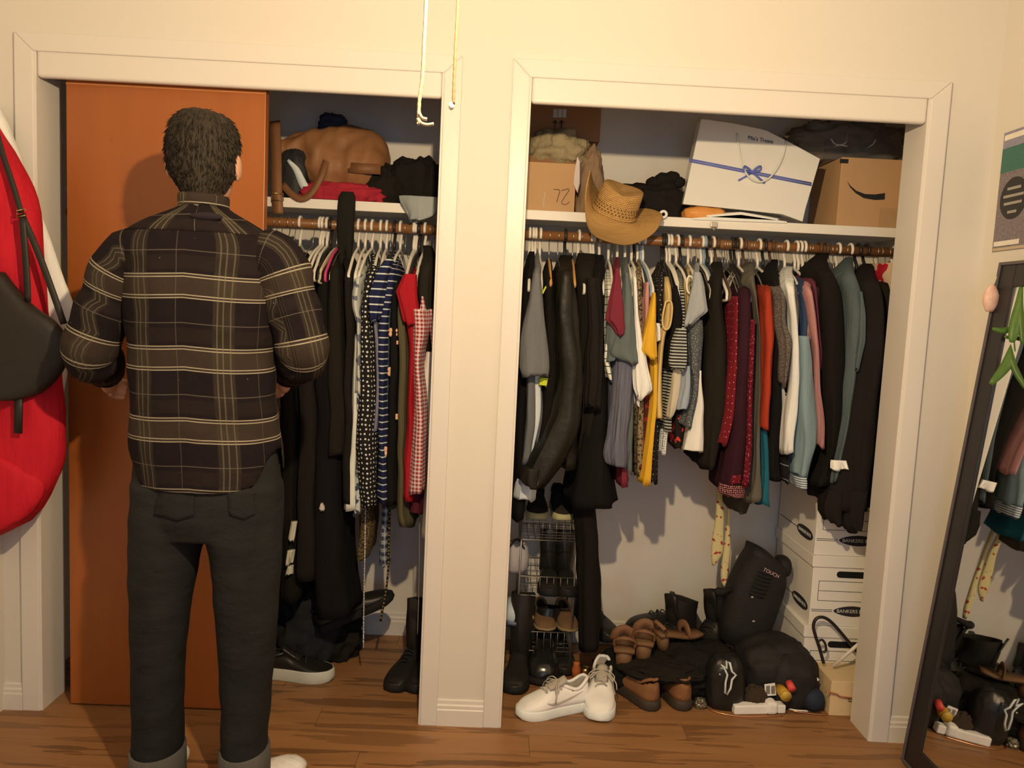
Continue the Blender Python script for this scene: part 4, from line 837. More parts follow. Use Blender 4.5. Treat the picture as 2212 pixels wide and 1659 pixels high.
t = thing('plastic_bag', 'crumpled clear plastic bag on top of the parcel box', 'bag', at(1800, 342, y=.52))
blob(1700, 1965, 262, 345, .55, .10, .25, 3.2, 33, .9, zt+.001).build('body', M_CLR, t)
for pts in ([(1795, 300), (1805, 312), (1825, 310), (1832, 290)], [(1800, 318), (1815, 314), (1830, 316)], [(1870, 322), (1885, 312), (1892, 302)]):
    G().tube(smooth_path([at(u, v, y=.45) for u, v in pts], 12), .0025, 6).build('crease', plain('plastic_crease', P(200, 180, 150), .15, .6), t)
# ================================================================== FOOTWEAR
def shoe(name, label, cat, toe, yaw, L=.29, W=.105, mats=None, hh=.085, hv=.078, ht=.055, sole=.03, shaft=0.0, shaft_r=(.052, .048), laces=6, pitch=0.0, roll=0.0, group=None, heel=0.0, tongue=True, swoosh=False, z=0.0, bow=False, sole_grow=1.0, slant=.010):
    """toe: world point on the ground below the toe tip; yaw: heel->toe direction in degrees (0=+x, 90=away from camera)"""
    mu, ms, ml, mi = mats['upper'], mats['sole'], mats.get('lace', mats['upper']), mats['in']
    a = math.radians(yaw); d = Vector((math.cos(a), math.sin(a), 0)); loc = Vector(toe)-d*L*math.cos(math.radians(pitch)); loc.z += z
    t = thing(name, label, cat, loc, (math.radians(roll), math.radians(-pitch), a), group, local=True)
    wf = lambda s: (W/2)*crom([(0, .10), (.03, .45), (.1, .66), (.3, .74), (.5, .83), (.7, 1.0), (.85, .93), (.95, .66), (.985, .40), (1, .12)], 101)[int(round(100*s))][1]
    hf = lambda s: crom([(0, hh*.75), (.04, hh), (.2, hh*.97), (.42, hh*.92), (.55, hv), (.75, ht*1.08), (.9, ht*.86), (.97, ht*.6), (1, ht*.3)], 101)[int(round(100*s))][1]
    NS = 28; ss = [i/(NS-1) for i in range(NS)]
    # sole
    rings = []
    for i in range(5):
        k = [1.0, 1.04, 1.04, 1.03, 1.0][i]*sole_grow; zz = [0, .004, sole*.5, sole*.9, sole][i]
        ring = []
        for s in ss: ring.append((L*(s-.5)*1.01*k+L/2, wf(s)*k, zz + (.006*max(0, (s-.85)/.15)**2 if i < 2 else 0)))
        for s in reversed(ss): ring.append((L*(s-.5)*1.01*k+L/2, -wf(s)*k, zz + (.006*max(0, (s-.85)/.15)**2 if i < 2 else 0)))
        rings.append(ring)
    G().loft(rings).build('sole', ms, t)
    if heel:
        g = G(); rr = []
        for zz in (-heel, 0.002): rr.append([(L*.02+L*.20*(1+math.cos(q)*.95)*.55, wf(.15)*.95*math.sin(q), zz) for q in [2*PI*k/16 for k in range(16)]])
        g.loft(rr).build('heel', ms, t)
    # upper
    rings = []; NA = 18; so = .42 if shaft == 0 else .30
    for s in [i/33 for i in range(34)]:
        w_, h_ = wf(s)*.97, max(.004, hf(s)-sole); x = L*s; ring = []
        for k in range(NA):
            q = PI*k/(NA-1); c, sn = math.cos(q), math.sin(q)
            p1 = .75 if s > .5 else .6
            yy_ = w_*math.copysign(abs(c)**p1, c); zz_ = sole-.002+h_*abs(sn)**.8
            if shaft == 0:
                d2 = ((x-L*.22)/(L*.19))**2+(yy_/(wf(.2)*.80))**2
                if d2 < 1: zz_ -= .030*math.sqrt(1-d2)
            ring.append((x, yy_, zz_))
        rings.append(ring)
    G().loft(rings, True, True, closed=True).build('upper', mu, t)
    if shaft == 0:
        # padded collar ring and dark inside
        cx, rx, ry = L*.22, L*.19, wf(.2)*.80
        rim = []
        for q in [2*PI*k/28 for k in range(28)]:
            x_, y_ = cx+rx*math.cos(q), ry*math.sin(q); s_ = min(1, max(0, x_/L)); w_ = wf(s_)*.97; h_ = hf(s_)-sole
            c_ = min(.98, (abs(y_)/max(.01, w_)))**(1/.6); rim.append((x_, y_, sole+h_*math.sqrt(1-c_*c_)**.8+.001+.008*max(0, -math.cos(q))))
        G().tube(rim, .0060, 8, closed=True).build('collar', mu, t)
        G().add([(cx, 0, min(p[2] for p in rim)-.012)]+[(lerp(cx, p[0], .6), p[1]*.6, p[2]-.014) for p in rim]+[(p[0], p[1], p[2]+.001) for p in rim],
            [(0, 1+k, 1+(k+1) % 28) for k in range(28)]+[(1+k, 29+k, 29+(k+1) % 28, 1+(k+1) % 28) for k in range(28)]).build('lining', mi, t)
    else:
        r0, r1 = shaft_r; rr = []; cx = L*.20
        for j in range(9):
            k = j/8; zz = lerp(hh*.6, hh+shaft, k); rx = lerp(r0*1.15, r1*1.1, k); ry = lerp(min(r0, W*.42), r1*.95, k)
            rr.append([(cx+.012*math.sin(k*3)+rx*math.cos(q)+.004*math.sin(3*q+k*5), ry*math.sin(q)+.002*math.sin(5*q+k*7), zz+slant*math.cos(q)*max(0, (k-.4)/.6)) for q in [2*PI*m/24 for m in range(24)]])
        inner = []
        for j in range(5):
            k = 1-j*.12; zz = lerp(hh*.6, hh+shaft, k); rx = lerp(r0*1.15, r1*1.1, k)-.005; ry = lerp(min(r0, W*.42), r1*.95, k)-.005
            inner.append([(cx+.012*math.sin(k*3)+rx*math.cos(q), ry*math.sin(q), zz+slant*math.cos(q)*max(0, (k-.4)/.6)) for q in [2*PI*m/24 for m in range(24)]])
        G().loft(rr, False, False).build('shaft', mu, t)
        G().loft(inner, False, True).build('lining', mi, t)
    if shaft and laces:
        cx = L*.20+shaft_r[1]*1.08; zt_ = hh+shaft+slant
        G().loft([[(cx+.004+.010*k, y_, lerp(hh*.9, zt_+.022, k)-abs(y_)*.3*k) for y_ in (-.026, -.013, 0, .013, .026)]+[(cx-.004+.010*k, y_, lerp(hh*.9, zt_+.022, k)-abs(y_)*.3*k) for y_ in (.026, .013, 0, -.013, -.026)] for k in (0, .35, .7, 1)]).build('tongue', mu, t)
        for k in range(3):
            zz = lerp(hh+.01, zt_-.012, k/2); G().tube([(cx-.012, -.032, zz-.004), (cx+.010, 0, zz+.004), (cx-.012, .032, zz-.004)], .003, 6).build('lace', ml, t)
    if tongue and shaft == 0:
        rr = []
        for j in range(7):
            k = j/6; s = lerp(.60, .36, k); x = L*s; zc = hf(s)+.004+.018*k*k
            rr.append([(x-.002, y_, zc-abs(y_)*.25+dz) for y_, dz in ((-.024, 0), (-.012, .004), (0, .005), (.012, .004), (.024, 0), (0, -.006))])
        G().loft(rr).build('tongue', mats.get('tongue', mu), t)
    for k in range(laces):
        s = lerp(.66, .42, k/max(1, laces-1)); x = L*s; hz = hf(s)+.004; wl = lerp(.020, .027, k/max(1, laces-1)); sg = 1 if k % 2 else -1
        if shaft and k > 3: continue
        G().tube([(x-.004*sg, -wl, hz-.012), (x-.002*sg, -wl*.6, hz+.003), (x, 0, hz+.006), (x+.004*sg, wl*.6, hz+.003), (x+.006*sg, wl, hz-.012)], .0032, 6, flat=.6).build('lace', ml, t)
    if bow:
        x = L*.44; hz = hf(.44)+.008
        for s_ in (-1, 1):
            G().tube(smooth_path([(x, 0, hz+.004), (x+.012, s_*.022, hz+.012), (x+.02, s_*.045, hz-.004), (x+.028, s_*.038, hz-.016), (x+.012, s_*.018, hz), (x, 0, hz+.004)], 18), .0028, 6, flat=.6).build('lace_bow', ml, t)
            G().tube(smooth_path([(x, 0, hz+.004), (x+.02, s_*.03, hz), (x+.03, s_*.052, hz-.022), (x+.034, s_*.056, hz-.045)], 10), .0028, 6, flat=.6).build('lace_end', ml, t)
    if swoosh:
        for s_ in (-1, 1):
            P3 = []
            for k in range(14):
                s = lerp(.66, .14, k/13); zz = sole+.012+.030*(k/13)**1.6+(.012*(1-k/13)**6)
                w_ = wf(s)*.97; h_ = hf(s)-sole; q = min(.95, max(.05, (zz-sole)/h_)); c = (max(0, 1-q**2.5))**.375
                P3.append((L*s, s_*(w_*c+.0015), zz))
            G().tube(P3, [.002+.0035*math.sin(PI*min(1, k/6)) if k < 6 else .0055*(1-(k-5)/9) for k in range(14)], 6, flat=.5).build('curved_stripe', mats['stripe'], t)
    return t
def floor_pt(u, v): return at(u, v, z=0.0)
M_BL = plain('black_shoe_leather', (.016, .015, .014), .42, .45, var=.25, vs_=20); M_BS = plain('black_rubber', (.012, .012, .012), .75); M_IN = plain('dark_lining', (.02, .018, .016), .95)
BLKSH = {'upper': M_BL, 'sole': M_BS, 'in': M_IN, 'lace': plain('black_lace_cord', (.02, .02, .02), .8)}
M_WL1 = plain('white_sneaker_leather', P(222, 208, 190, (205, 180, 145)), .5, .4, var=.08, vs_=25); M_WS = plain('white_midsole', P(205, 190, 165, (205, 180, 145)), .6)
WHT = {'upper': M_WL1, 'sole': M_WS, 'in': plain('grey_lining', (.32, .30, .27), .95), 'lace': plain('off_white_lace', (.50, .46, .40), .9), 'tongue': plain('off_white_tongue', (.48, .44, .38), .9), 'stripe': plain('stripe_leather', (.46, .43, .40), .5)}
shoe('white_sneaker', 'white leather sneaker seen from the side with toe pointing left', 'sneaker', floor_pt(1118, 1549), 200, .262, .100, WHT, laces=6, group='white sneakers', swoosh=True, bow=True, sole=.034, hh=.105, hv=.095, ht=.066)
shoe('white_sneaker', 'white leather sneaker with its toe pointing at the camera', 'sneaker', floor_pt(1292, 1561), 260, .285, .108, WHT, laces=7, group='white sneakers', swoosh=True, bow=True, sole=.034, hh=.105, hv=.095, ht=.066)
# left closet floor
shoe('ankle_boot', 'tall black ankle boot standing left of its pair by the post', 'boot', floor_pt(845, 1497), 252, .29, .10, BLKSH, shaft=.16, laces=5, group='black ankle boots by the post', hh=.10)
shoe('ankle_boot', 'tall black ankle boot half hidden by the white post', 'boot', floor_pt(893, 1500), 255, .29, .10, BLKSH, shaft=.16, laces=5, group='black ankle boots by the post', hh=.10)
DKS = dict(BLKSH); DKS['sole'] = plain('thick_white_sole', P(190, 175, 145), .6)
shoe('black_sneaker', 'black sneaker with thick white sole below the black gown', 'sneaker', floor_pt(718, 1468), -4, .29, .10, DKS, group=None, sole=.045, hh=.10, laces=5)
shoe('black_oxford', 'black dress shoe tipped over on the shoe pile, toe right', 'shoe', at(848, 1352, y=.45), 18, .30, .095, BLKSH, pitch=22, laces=4)
tag(blob(598, 742, 1250, 1420, .46, .12, .22, 2.4, 41, .95, .001, crease=(.14, 16)).build('jeans_pile', cloth('dark_indigo', (.018, .020, .024), .3)), 'heap of dark jeans on the floor under the black gown', 'clothing')
tag(blob(660, 782, 1330, 1430, .52, .12, .22, 2.4, 43, .95, .001, crease=(.14, 16)).build('dark_clothes_pile', BLK[3]), 'dark olive black clothes heap behind the white soled sneaker', 'clothing')

# ---- wire shoe rack
M_WIRE = plain('rack_wire', (.30, .28, .25), .4, .5, .8, var=0)
rx0, rx1, ry0, ry1 = at(1128, 1130, y=.40).x, at(1248, 1130, y=.40).x, .40, .62
zr = [(at(1190, 1128, y=.40).z, at(1190, 1168, y=.40).z), (at(1190, 1247, y=.40).z, at(1190, 1288, y=.40).z), (at(1190, 1366, y=.40).z, at(1190, 1407, y=.40).z)]
t = thing('shoe_rack', 'three tier wire basket shoe rack beside the white post', 'shoe rack', ((rx0+rx1)/2, .51, 0))
for x in (rx0, rx1):
    for y in (ry0, ry1): G().tube([(x, y, 0), (x, y, zr[0][0]+.02)], .004, 8).build('post', M_WIRE, t)
for z1, z0 in zr:
    g = G()
    for z in (z1, z0): g.tube([(rx0, ry0, z), (rx1, ry0, z), (rx1, ry1, z), (rx0, ry1, z)], .0022, 6, closed=True)
    for k in range(9):
        x = lerp(rx0, rx1, k/8); g.tube([(x, ry0, z1), (x, ry0, z0), (x, ry1, z0), (x, ry1, z1)], .0013, 5)
    for k in range(1, 6):
        y = lerp(ry0, ry1, k/6); g.tube([(rx0, y, z1), (rx0, y, z0), (rx1, y, z0), (rx1, y, z1)], .0013, 5)
    g.build('wire_basket', M_WIRE, t)
CRM = dict(BLKSH); CRM['sole'] = plain('cream_rubber', P(185, 165, 105), .7); CRM['upper'] = plain('dark_brown_canvas', (.03, .022, .018), .9)
for k, (u, lab) in enumerate(((1160, 'dark canvas shoe with cream sole on the top rack tier, left'), (1220, 'dark canvas shoe with cream sole on the top rack tier, right'))):
    p = at(u, 1128, y=.40); shoe('canvas_shoe', lab, 'shoe', (p.x, .405, zr[0][0]+.002), 268+6*k, .24, .085, CRM, sole=.028, group='canvas shoes on the rack', ht=.05, laces=4)
for k, (u, lab) in enumerate(((1185, 'tall black boot on the middle rack tier, left'), (1228, 'tall black boot on the middle rack tier, right'))):
    p = at(u, 1270, y=.42); shoe('tall_boot', lab, 'boot', (p.x, .375, zr[1][1]+.003), 268+5*k, .23, .085, BLKSH, shaft=.13, hh=.08, shaft_r=(.045, .042), laces=0, group='tall boots on the rack')
p = at(1112, 1250, y=.45)
t = thing('white_mug_bag', 'pale quilted pouch on the middle rack tier by the post', 'pouch', (p.x, .46, zr[1][1]))
G().lathe([(.036, 0), (.050, .02), (.052, .06), (.044, .10), (.030, .115), (.0, .118)], 20, (p.x, .46, zr[1][0]-.002)).build('body', plain('pale_quilt', P(175, 155, 140), .8, .2, var=.1, bump=.4, bs=30), t)
G().tube(smooth_path([(p.x-.03, .42, zr[1][0]+.10), (p.x, .41, zr[1][0]+.14), (p.x+.03, .42, zr[1][0]+.10)], 12), .003, 6).build('handle', M_BS, t)
# helmet on the lowest tier
c = at(1112, 1330, y=.43)
t = thing('helmet', 'white and yellow helmet with blue lettering strip at the rack\'s lowest tier', 'helmet', (c.x, .45, zr[2][0]))
G().ell((c.x, .45, c.z+.01), (.062, .07, .055), 24, 14, flat=-.03).build('shell', plain('white_shell', P(190, 185, 170), .3, .5, var=.05), t)
G().tube([(c.x+.0635*math.cos(a), .45+.0715*math.sin(a), c.z-.018) for a in [2*PI*k/28 for k in range(28)]], .006, 6, closed=True).build('rim', M_BS, t)
G().strip(smooth_path([(c.x+.03+.01*k, .385+.006*k*k*.3, c.z+.05-.014*k) for k in range(5)], 10), .02, .003, (.4, -1, .2)).build('yellow_band', plain('yellow_decal', (.55, .45, .08), .4), t)
G().strip(smooth_path([(c.x-.03, .382, c.z-.008), (c.x, .376, c.z-.012), (c.x+.03, .382, c.z-.008)], 8), .016, .003).build('blue_strip', plain('blue_decal', (.12, .16, .30), .4), t)
BRN = {'upper': plain('brown_suede', P(115, 80, 48), .85), 'sole': plain('tan_sole', P(140, 110, 70), .7), 'in': M_IN}
for u, lab in ((1180, 'brown flat sandal on the lowest rack tier, left'), (1230, 'brown flat sandal on the lowest rack tier, right')):
    p = at(u, 1366, y=.42); shoe('flat_sandal', lab, 'sandal', (p.x, .395, zr[2][0]+.002), 275, .23, .085, BRN, laces=0, hh=.04, hv=.045, ht=.035, sole=.014, tongue=False, group='brown sandals on the rack')
# boots below the rack
shoe('rain_boot', 'black boot standing against the white post under the rack', 'boot', floor_pt(1108, 1502), 262, .27, .10, BLKSH, shaft=.20, hh=.10, laces=0)
shoe('round_toe_boot', 'shiny round toed black boot in front of the wire rack', 'boot', floor_pt(1168, 1484), 262, .28, .125, dict(BLKSH, upper=plain('patent_black', (.014, .014, .015), .18, .6)), shaft=.09, hh=.13, ht=.09, hv=.11, laces=0)
shoe('black_loafer', 'black loafer right of the shiny boot under the rack', 'shoe', floor_pt(1222, 1462), 275, .26, .095, BLKSH, laces=0)
c = floor_pt(1244, 1462)
tag(G().lathe([(.0, 0), (.016, 0), (.017, .03), (.012, .05), (.013, .058), (.0, .06)], 16, c).build('orange_bottle', plain('orange_plastic', P(185, 95, 45), .4)), 'small orange bottle on the floor behind the white sneakers', 'bottle')
c = floor_pt(1264, 1458)
tag(G().lathe([(.0, 0), (.018, .001), (.022, .012), (.020, .026), (.012, .034), (.0, .036)], 18, c).build('brass_bell', plain('polished_brass', (.55, .38, .14), .22, .5, .95)), 'small round brass bell on the floor behind the sneakers', 'bell')

# ---- the boot pile of the right closet
shoe('work_boot', 'black work boot lying at the left of the pile below the rack trousers', 'boot', at(1330, 1395, y=.50), 300, .27, .10, BLKSH, shaft=.07, laces=3, z=.01)
shoe('work_boot', 'black boot with rounded toe turned left against the wall in the pile', 'boot', at(1346, 1392, y=.55), 188, .29, .115, BLKSH, shaft=.05, pitch=8, laces=4, z=.0, hh=.12, ht=.085, hv=.11)
shoe('hiking_boot', 'black hiking boot with open collar in the middle of the pile', 'boot', at(1398, 1425, y=.36), 222, .30, .12, BLKSH, shaft=.065, shaft_r=(.058, .062), slant=.030, pitch=-10, laces=5, z=.03, hh=.11)
shoe('hiking_boot', 'black hiking boot right of centre leaning on the tall guard', 'boot', at(1490, 1415, y=.38), 224, .30, .12, BLKSH, shaft=.075, shaft_r=(.058, .062), slant=.030, pitch=-12, laces=5, z=.03, hh=.11)
tag(blob(1288, 1420, 1405, 1500, .36, .12, .2, 2.2, 51, .95, .001, crease=(.14, 16)).build('black_clothes_heap', BLK[0]), 'black clothes heap under the tan sandals', 'clothing')
tag(blob(1370, 1620, 1388, 1500, .36, .15, .16, 2.6, 53, .95, .001, crease=(.14, 14)).build('black_trousers_heap', BLK[1]), 'wide heap of black riding trousers in the pile\'s centre', 'clothing')
# tan wooden heeled sandals
M_CLG = plain('tan_wood_heel', P(112, 74, 42), .6); M_CLS = plain('tan_strap', P(122, 78, 48), .6)
def clog(label, u, v, y, yaw, s=1.0):
    c = at(u, v, y=y); t = thing('clog_sandal', label, 'sandal', c, (0.12, 0, yaw), 'tan heeled sandals', local=True)
    rr = [[(.032*s*k*math.cos(q), .030*s*k*math.sin(q), zz) for q in [2*PI*m/16 for m in range(16)]] for zz, k in ((0, .82), (.03*s, .9), (.07*s, 1.0))]
    G().loft(rr).build('heel', M_CLG, t)
    rr = []
    for j in range(9):
        k = j/8; y_ = lerp(-.03, .19, k)*s; w_ = .036*s*(1+.15*math.sin(k*PI)); zc = .072*s-.045*s*sstep(k*1.2)
        rr.append([(w_, y_, zc), (w_, y_, zc+.012), (-w_, y_, zc+.012), (-w_, y_, zc)])
    G().loft(rr).build('footbed', M_CLG, t)
    G().strip(smooth_path([(-.034*s, .0, .08*s), (-.036*s, -.012, .115*s), (0, -.03*s, .135*s), (.036*s, -.012, .115*s), (.034*s, 0, .08*s)], 16), .014, .003, (0, -.5, 1)).build('back_strap', M_CLS, t)
    G().strip(smooth_path([(-.04*s, .11*s, .04*s), (-.03*s, .11*s, .075*s), (0, .115*s, .09*s), (.03*s, .11*s, .075*s), (.04*s, .11*s, .04*s)], 14), .03, .003, (0, -1, .3)).build('front_strap', M_CLS, t)
    return t
clog('tan wooden heeled sandal at the left, heel block facing out', 1346, 1441, .28, -.15)
clog('tan wooden heeled sandal in the middle of three with strap loop', 1388, 1426, .29, -.25)
clog('tan sandal lying right of the two heel blocks', 1432, 1402, .34, -1.2, .85)
# duck boots seen from the heel
M_DKL = plain('tan_boot_leather', P(128, 80, 44), .6, var=.2, vs_=20); M_DKR = plain('dark_brown_rubber', (.05, .038, .03), .6)
DUCK = {'upper': M_DKL, 'sole': M_DKR, 'in': M_IN, 'lace': M_DKR}
for (u, v, yw, lab) in ((1415, 1536, 118, 'brown rubber soled boot on the left of its pair, heel outward'), (1480, 1536, 104, 'brown rubber soled boot on the right of its pair, heel outward')):
    a_ = math.radians(yw); hp = floor_pt(u, v); toe = hp+Vector((math.cos(a_), math.sin(a_), 0))*.29
    shoe('duck_boot', lab, 'boot', toe, yw, .29, .11, DUCK, sole=.035, hh=.105, hv=.09, laces=0, tongue=False, group='brown duck boots')
tag(blob(1340, 1512, 1424, 1482, .26, .10, .2, 2.4, 57, .95, .088, crease=(.14, 16)).build('black_jacket_heap', BLK[3]), 'crumpled black jacket lying over the brown boots', 'clothing')
# tall guard / bag leaning on the boxes
t = thing('leg_guard_bag', 'tall black padded riding boot bag leaning against the file boxes', 'bag', at(1600, 1400, y=.45))
ctr = [(1596, 1390, 56), (1605, 1350, 60), (1618, 1310, 62), (1632, 1270, 62), (1645, 1235, 58), (1652, 1205, 46), (1640, 1185, 26)]
rr = []
for u, v, hw in ctr:
    c = at(u, v, y=.46); s_ = hw/1650*2.86; dx = Vector((.92, 0, -.36)); rr.append([c+dx*s_*math.copysign(abs(math.cos(q))**.7, math.cos(q))+Vector((0, 1, 0))*.075*math.copysign(abs(math.sin(q))**.7, math.sin(q)) for q in [2*PI*k/28 for k in range(28)]])
M_PAD = plain('black_ballistic_nylon', (.018, .017, .017), .7, .3, var=.2, vs_=40, bump=.3, bs=120)
G().loft([list(x) for x in zip(*[list(r) for r in zip(*rr)])]).build('body', M_PAD, t)
for k in range(7):
    a = at(1618+k*3.4, 1282-k*8, y=.383); b_ = at(1650+k*3.4, 1292-k*8, y=.383); G().tube([a, (a+b_)/2+Vector((0, -.004, 0)), b_], .003, 6).build('ridge', M_BS, t)
g = text_geo('TOUCH', .019); p = at(1666, 1238, y=.382)
g.xf(Matrix.Translation(p) @ Matrix.Rotation(math.radians(24), 4, 'Y') @ Matrix.Rotation(PI/2, 4, 'X')).build('lettering', plain('pink_print', P(200, 150, 140), .6, var=0), t, smooth=False)
G().tube([at(1588, 1272, y=.43), at(1566, 1276, y=.42), at(1554, 1280, y=.42)], [.010, .011, .017], 10).build('buckle_arm', M_BS, t)
G().ell(at(1552, 1278, y=.42), (.018, .014, .016), 14, 8).build('buckle_knob', M_BS, t)
G().ell(at(1690, 1222, y=.47), (.03, .05, .04), 16, 10, ex=.8).build('toe_cap', M_PAD, t)
for u, v in ((1625, 1290), (1628, 1342)): G().ell(at(u, v, y=.383), (.006, .003, .004), 8, 6).build('rivet', plain('grey_rivet', (.4, .38, .35), .4), t)
# duffel
t = thing('duffel_bag', 'soft black duffel bag slumped in front of the file boxes', 'bag', floor_pt(1680, 1500))
blob(1588, 1758, 1376, 1506, .33, .12, .10, 1.8, 61, .8, .001, crease=(.03, 18)).build('body', M_PAD, t)
blob(1640, 1758, 1396, 1500, .30, .12, .06, 1.8, 66, .75, .001, crease=(.03, 18)).build('end_pocket', M_PAD, t)
# knee guard with star emblem
t = thing('knee_guard', 'black riding knee guard with white star emblem', 'knee guard', floor_pt(1560, 1520))
blob(1522, 1608, 1412, 1530, .22, .06, .06, 1.6, 71, .8, .001, crease=(.03, 18)).build('shell', plain('black_hard_plastic', (.014, .014, .014), .35, .45), t)
blob(1548, 1592, 1498, 1538, .20, .03, .05, 1.6, 73, .8, .001, crease=(.03, 18)).build('lower_pad', M_BS, t)
st = [(350, 465), (432, 515), (425, 415), (470, 440), (497, 555), (552, 602), (500, 662), (480, 780), (432, 865), (406, 840), (414, 700), (438, 600), (402, 525)]
G().tube([at(1500+a/6.144, 1360+b_/6.144, y=.138) for a, b_ in st], .0036, 8, closed=True).build('star_emblem', plain('white_emblem', P(215, 205, 180), .5, var=0), t)
G().ell(at(1555, 1457, y=.148), (.004, .003, .004), 8, 6).build('rivet', plain('steel_rivet', (.7, .68, .6), .2, .5, .9), t)
# small clutter on the floor
M_WP = plain('white_appliance_plastic', P(225, 210, 185, (200, 175, 140)), .4)
a = floor_pt(1582, 1540); b_ = floor_pt(1692, 1538)
t = thing('power_adapter', 'white stick shaped power bar on the floor before the knee guard', 'adapter', (a+b_)/2)
d_ = (b_-a); ln = d_.length; MR = Matrix.Rotation(math.atan2(d_.y, d_.x), 3, 'Z')
def pbox(x0, x1, w_, z0, z1, nm, bev=.005):
    G().cbox(a+MR @ Vector(((x0+x1)/2*ln, 0, (z0+z1)/2)), ((x1-x0)*ln, w_, z1-z0), MR).build(nm, M_WP, t, smooth=False, bevel=bev, seg=3)
pbox(.0, .66, .034, .001, .034, 'body'); pbox(.62, .84, .05, .001, .046, 'head', .012); pbox(.84, 1.0, .036, .003, .034, 'plug')
for k, pts in enumerate(([(1692, 1530), (1712, 1520), (1735, 1522)], [(1692, 1532), (1715, 1537), (1745, 1540)])):
    tag(G().tube(smooth_path([Vector(floor_pt(u, v))+Vector((0, 0, .006)) for u, v in pts], 14), .0026, 6).build('white_cable', M_WP), ('short white cable curving up from the power bar' if k == 0 else 'short white cable lying flat beside the power bar'), 'cable')
M_COP = plain('copper_wire_metal', (.72, .36, .20), .25, .5, .9, var=.1)
for lab, pts in (('copper wire loop curving in front of the knee guard', [(1518, 1522), (1535, 1536), (1565, 1545), (1600, 1550), (1640, 1551), (1690, 1548)]), ('copper wire running right from the power bar to the kraft box', [(1692, 1528), (1715, 1538), (1745, 1543), (1780, 1546), (1812, 1540), (1846, 1527)])):
    tag(G().tube(smooth_path([Vector(floor_pt(u, v))+Vector((0, 0, .004)) for u, v in pts], 30), .0022, 6).build('copper_wire', M_COP), lab, 'wire')
c = floor_pt(1596, 1532); tag(G().ell((c.x, c.y, .020), (.020, .020, .020), 20, 12).build('purple_ball', plain('pearly_purple', P(150, 110, 125), .25, .6)), 'pearly purple ball behind the white power bar', 'ball')
c = floor_pt(1761, 1543); g = G().ell((c.x, c.y+.03, .041), (.041, .041, .041), 28, 18, .02, 14, 3)
tag(g.build('navy_ball', plain('navy_rubber', (.016, .026, .05), .7, .3, var=.35, vs_=160, bump=.6, bs=160)), 'navy textured rubber ball beside the kraft box', 'ball')
t = thing('label_card', 'small white printed label card standing behind the power bar', 'card', floor_pt(1664, 1512))
G().prism([(1651, 1478), (1674, 1475), (1677, 1502), (1653, 1504)], lambda u, v: tuple(at(u, v, y=.19)), lambda u, v: tuple(at(u, v, y=.1935))).build('card', M_PAPER, t, smooth=False)
for u0 in (1655, 1666):
    G().prism([(u0, 1482), (u0+8, 1481), (u0+8, 1499), (u0, 1499)], lambda u, v: tuple(at(u, v, y=.189)), lambda u, v: tuple(at(u, v, y=.1900))).build('printed_block', plain('grey_print', (.22, .2, .18), .8), t, smooth=False)
c0 = at(1684, 1486, y=.20); c1 = at(1697, 1503, y=.150)
t = thing('yellow_canister', 'mustard yellow canister lying between the label card and red bottle', 'canister', floor_pt(1697, 1515))
G().tube([c0, c1], .019, 18).build('body', plain('mustard_plastic', P(180, 130, 35), .4), t)
G().tube([c1+(c1-c0).normalized()*.0, c1+(c1-c0).normalized()*.006], .0195, 18).build('lid', plain('amber_lid', P(190, 145, 50), .35), t)
c0 = at(1704, 1474, y=.185); c1 = at(1712, 1490, y=.155)
tag(G().tube([c0, c1], .013, 16).build('red_tube', plain('coral_plastic', P(215, 75, 60), .4)), 'coral red plastic tube beside the yellow canister', 'tube')
tag(blob(1606, 1656, 1480, 1515, .20, .03, .2, 3, 81, .9, .001).build('brown_pouch', cloth('mottled_brown', (.05, .035, .025))), 'mottled brown pouch behind the label card', 'pouch')
t = tag(G().tube(smooth_path([at(u, v, y=.22) for u, v in ((1768, 1466), (1750, 1480), (1738, 1496), (1744, 1502))], 14), .006, 8).build('white_strap', M_WP), 'bent white plastic strap behind the navy ball', 'strap')
tag(blob(1498, 1526, 1508, 1528, .19, .02, .25, 4, 85, .9, .001).build('silver_chain', plain('tarnished_silver', (.22, .2, .15), .35, .5, .8)), 'small tangled silver chain left of the knee guard', 'chain')
# kraft box
fr = floor_pt(1790, 1546); fx1 = floor_pt(1900, 1550).x; zt = at(1810, 1472, y=fr.y).z
t = thing('kraft_box', 'small plain kraft box on the floor by the right jamb', 'box', fr)
G().box((fr.x, fr.y, .001), (fx1, fr.y+.17, zt)).build('body', plain('light_kraft', P(190, 148, 92, (200, 175, 140)), .8, .2, var=.05), t, smooth=False, bevel=.0015)
p = at(1838, 1512, y=fr.y-.002); G().tube([p+Vector((-.008, 0, .005)), p+Vector((.006, 0, .005)), p+Vector((.006, 0, -.005)), p+Vector((-.008, 0, -.005))], .0016, 5, closed=True).build('printed_square', M_INK, t)
tag(G().tube(smooth_path([Vector((fr.x-.02, fr.y-.01, zt-.035)), Vector((fr.x+.02, fr.y-.006, zt-.045)), at(1815, 1505, y=fr.y-.005), at(1845, 1509, y=fr.y-.005)], 16), .003, 6).build('copper_wire', M_COP), 'copper wire end bent across the kraft box front', 'wire')
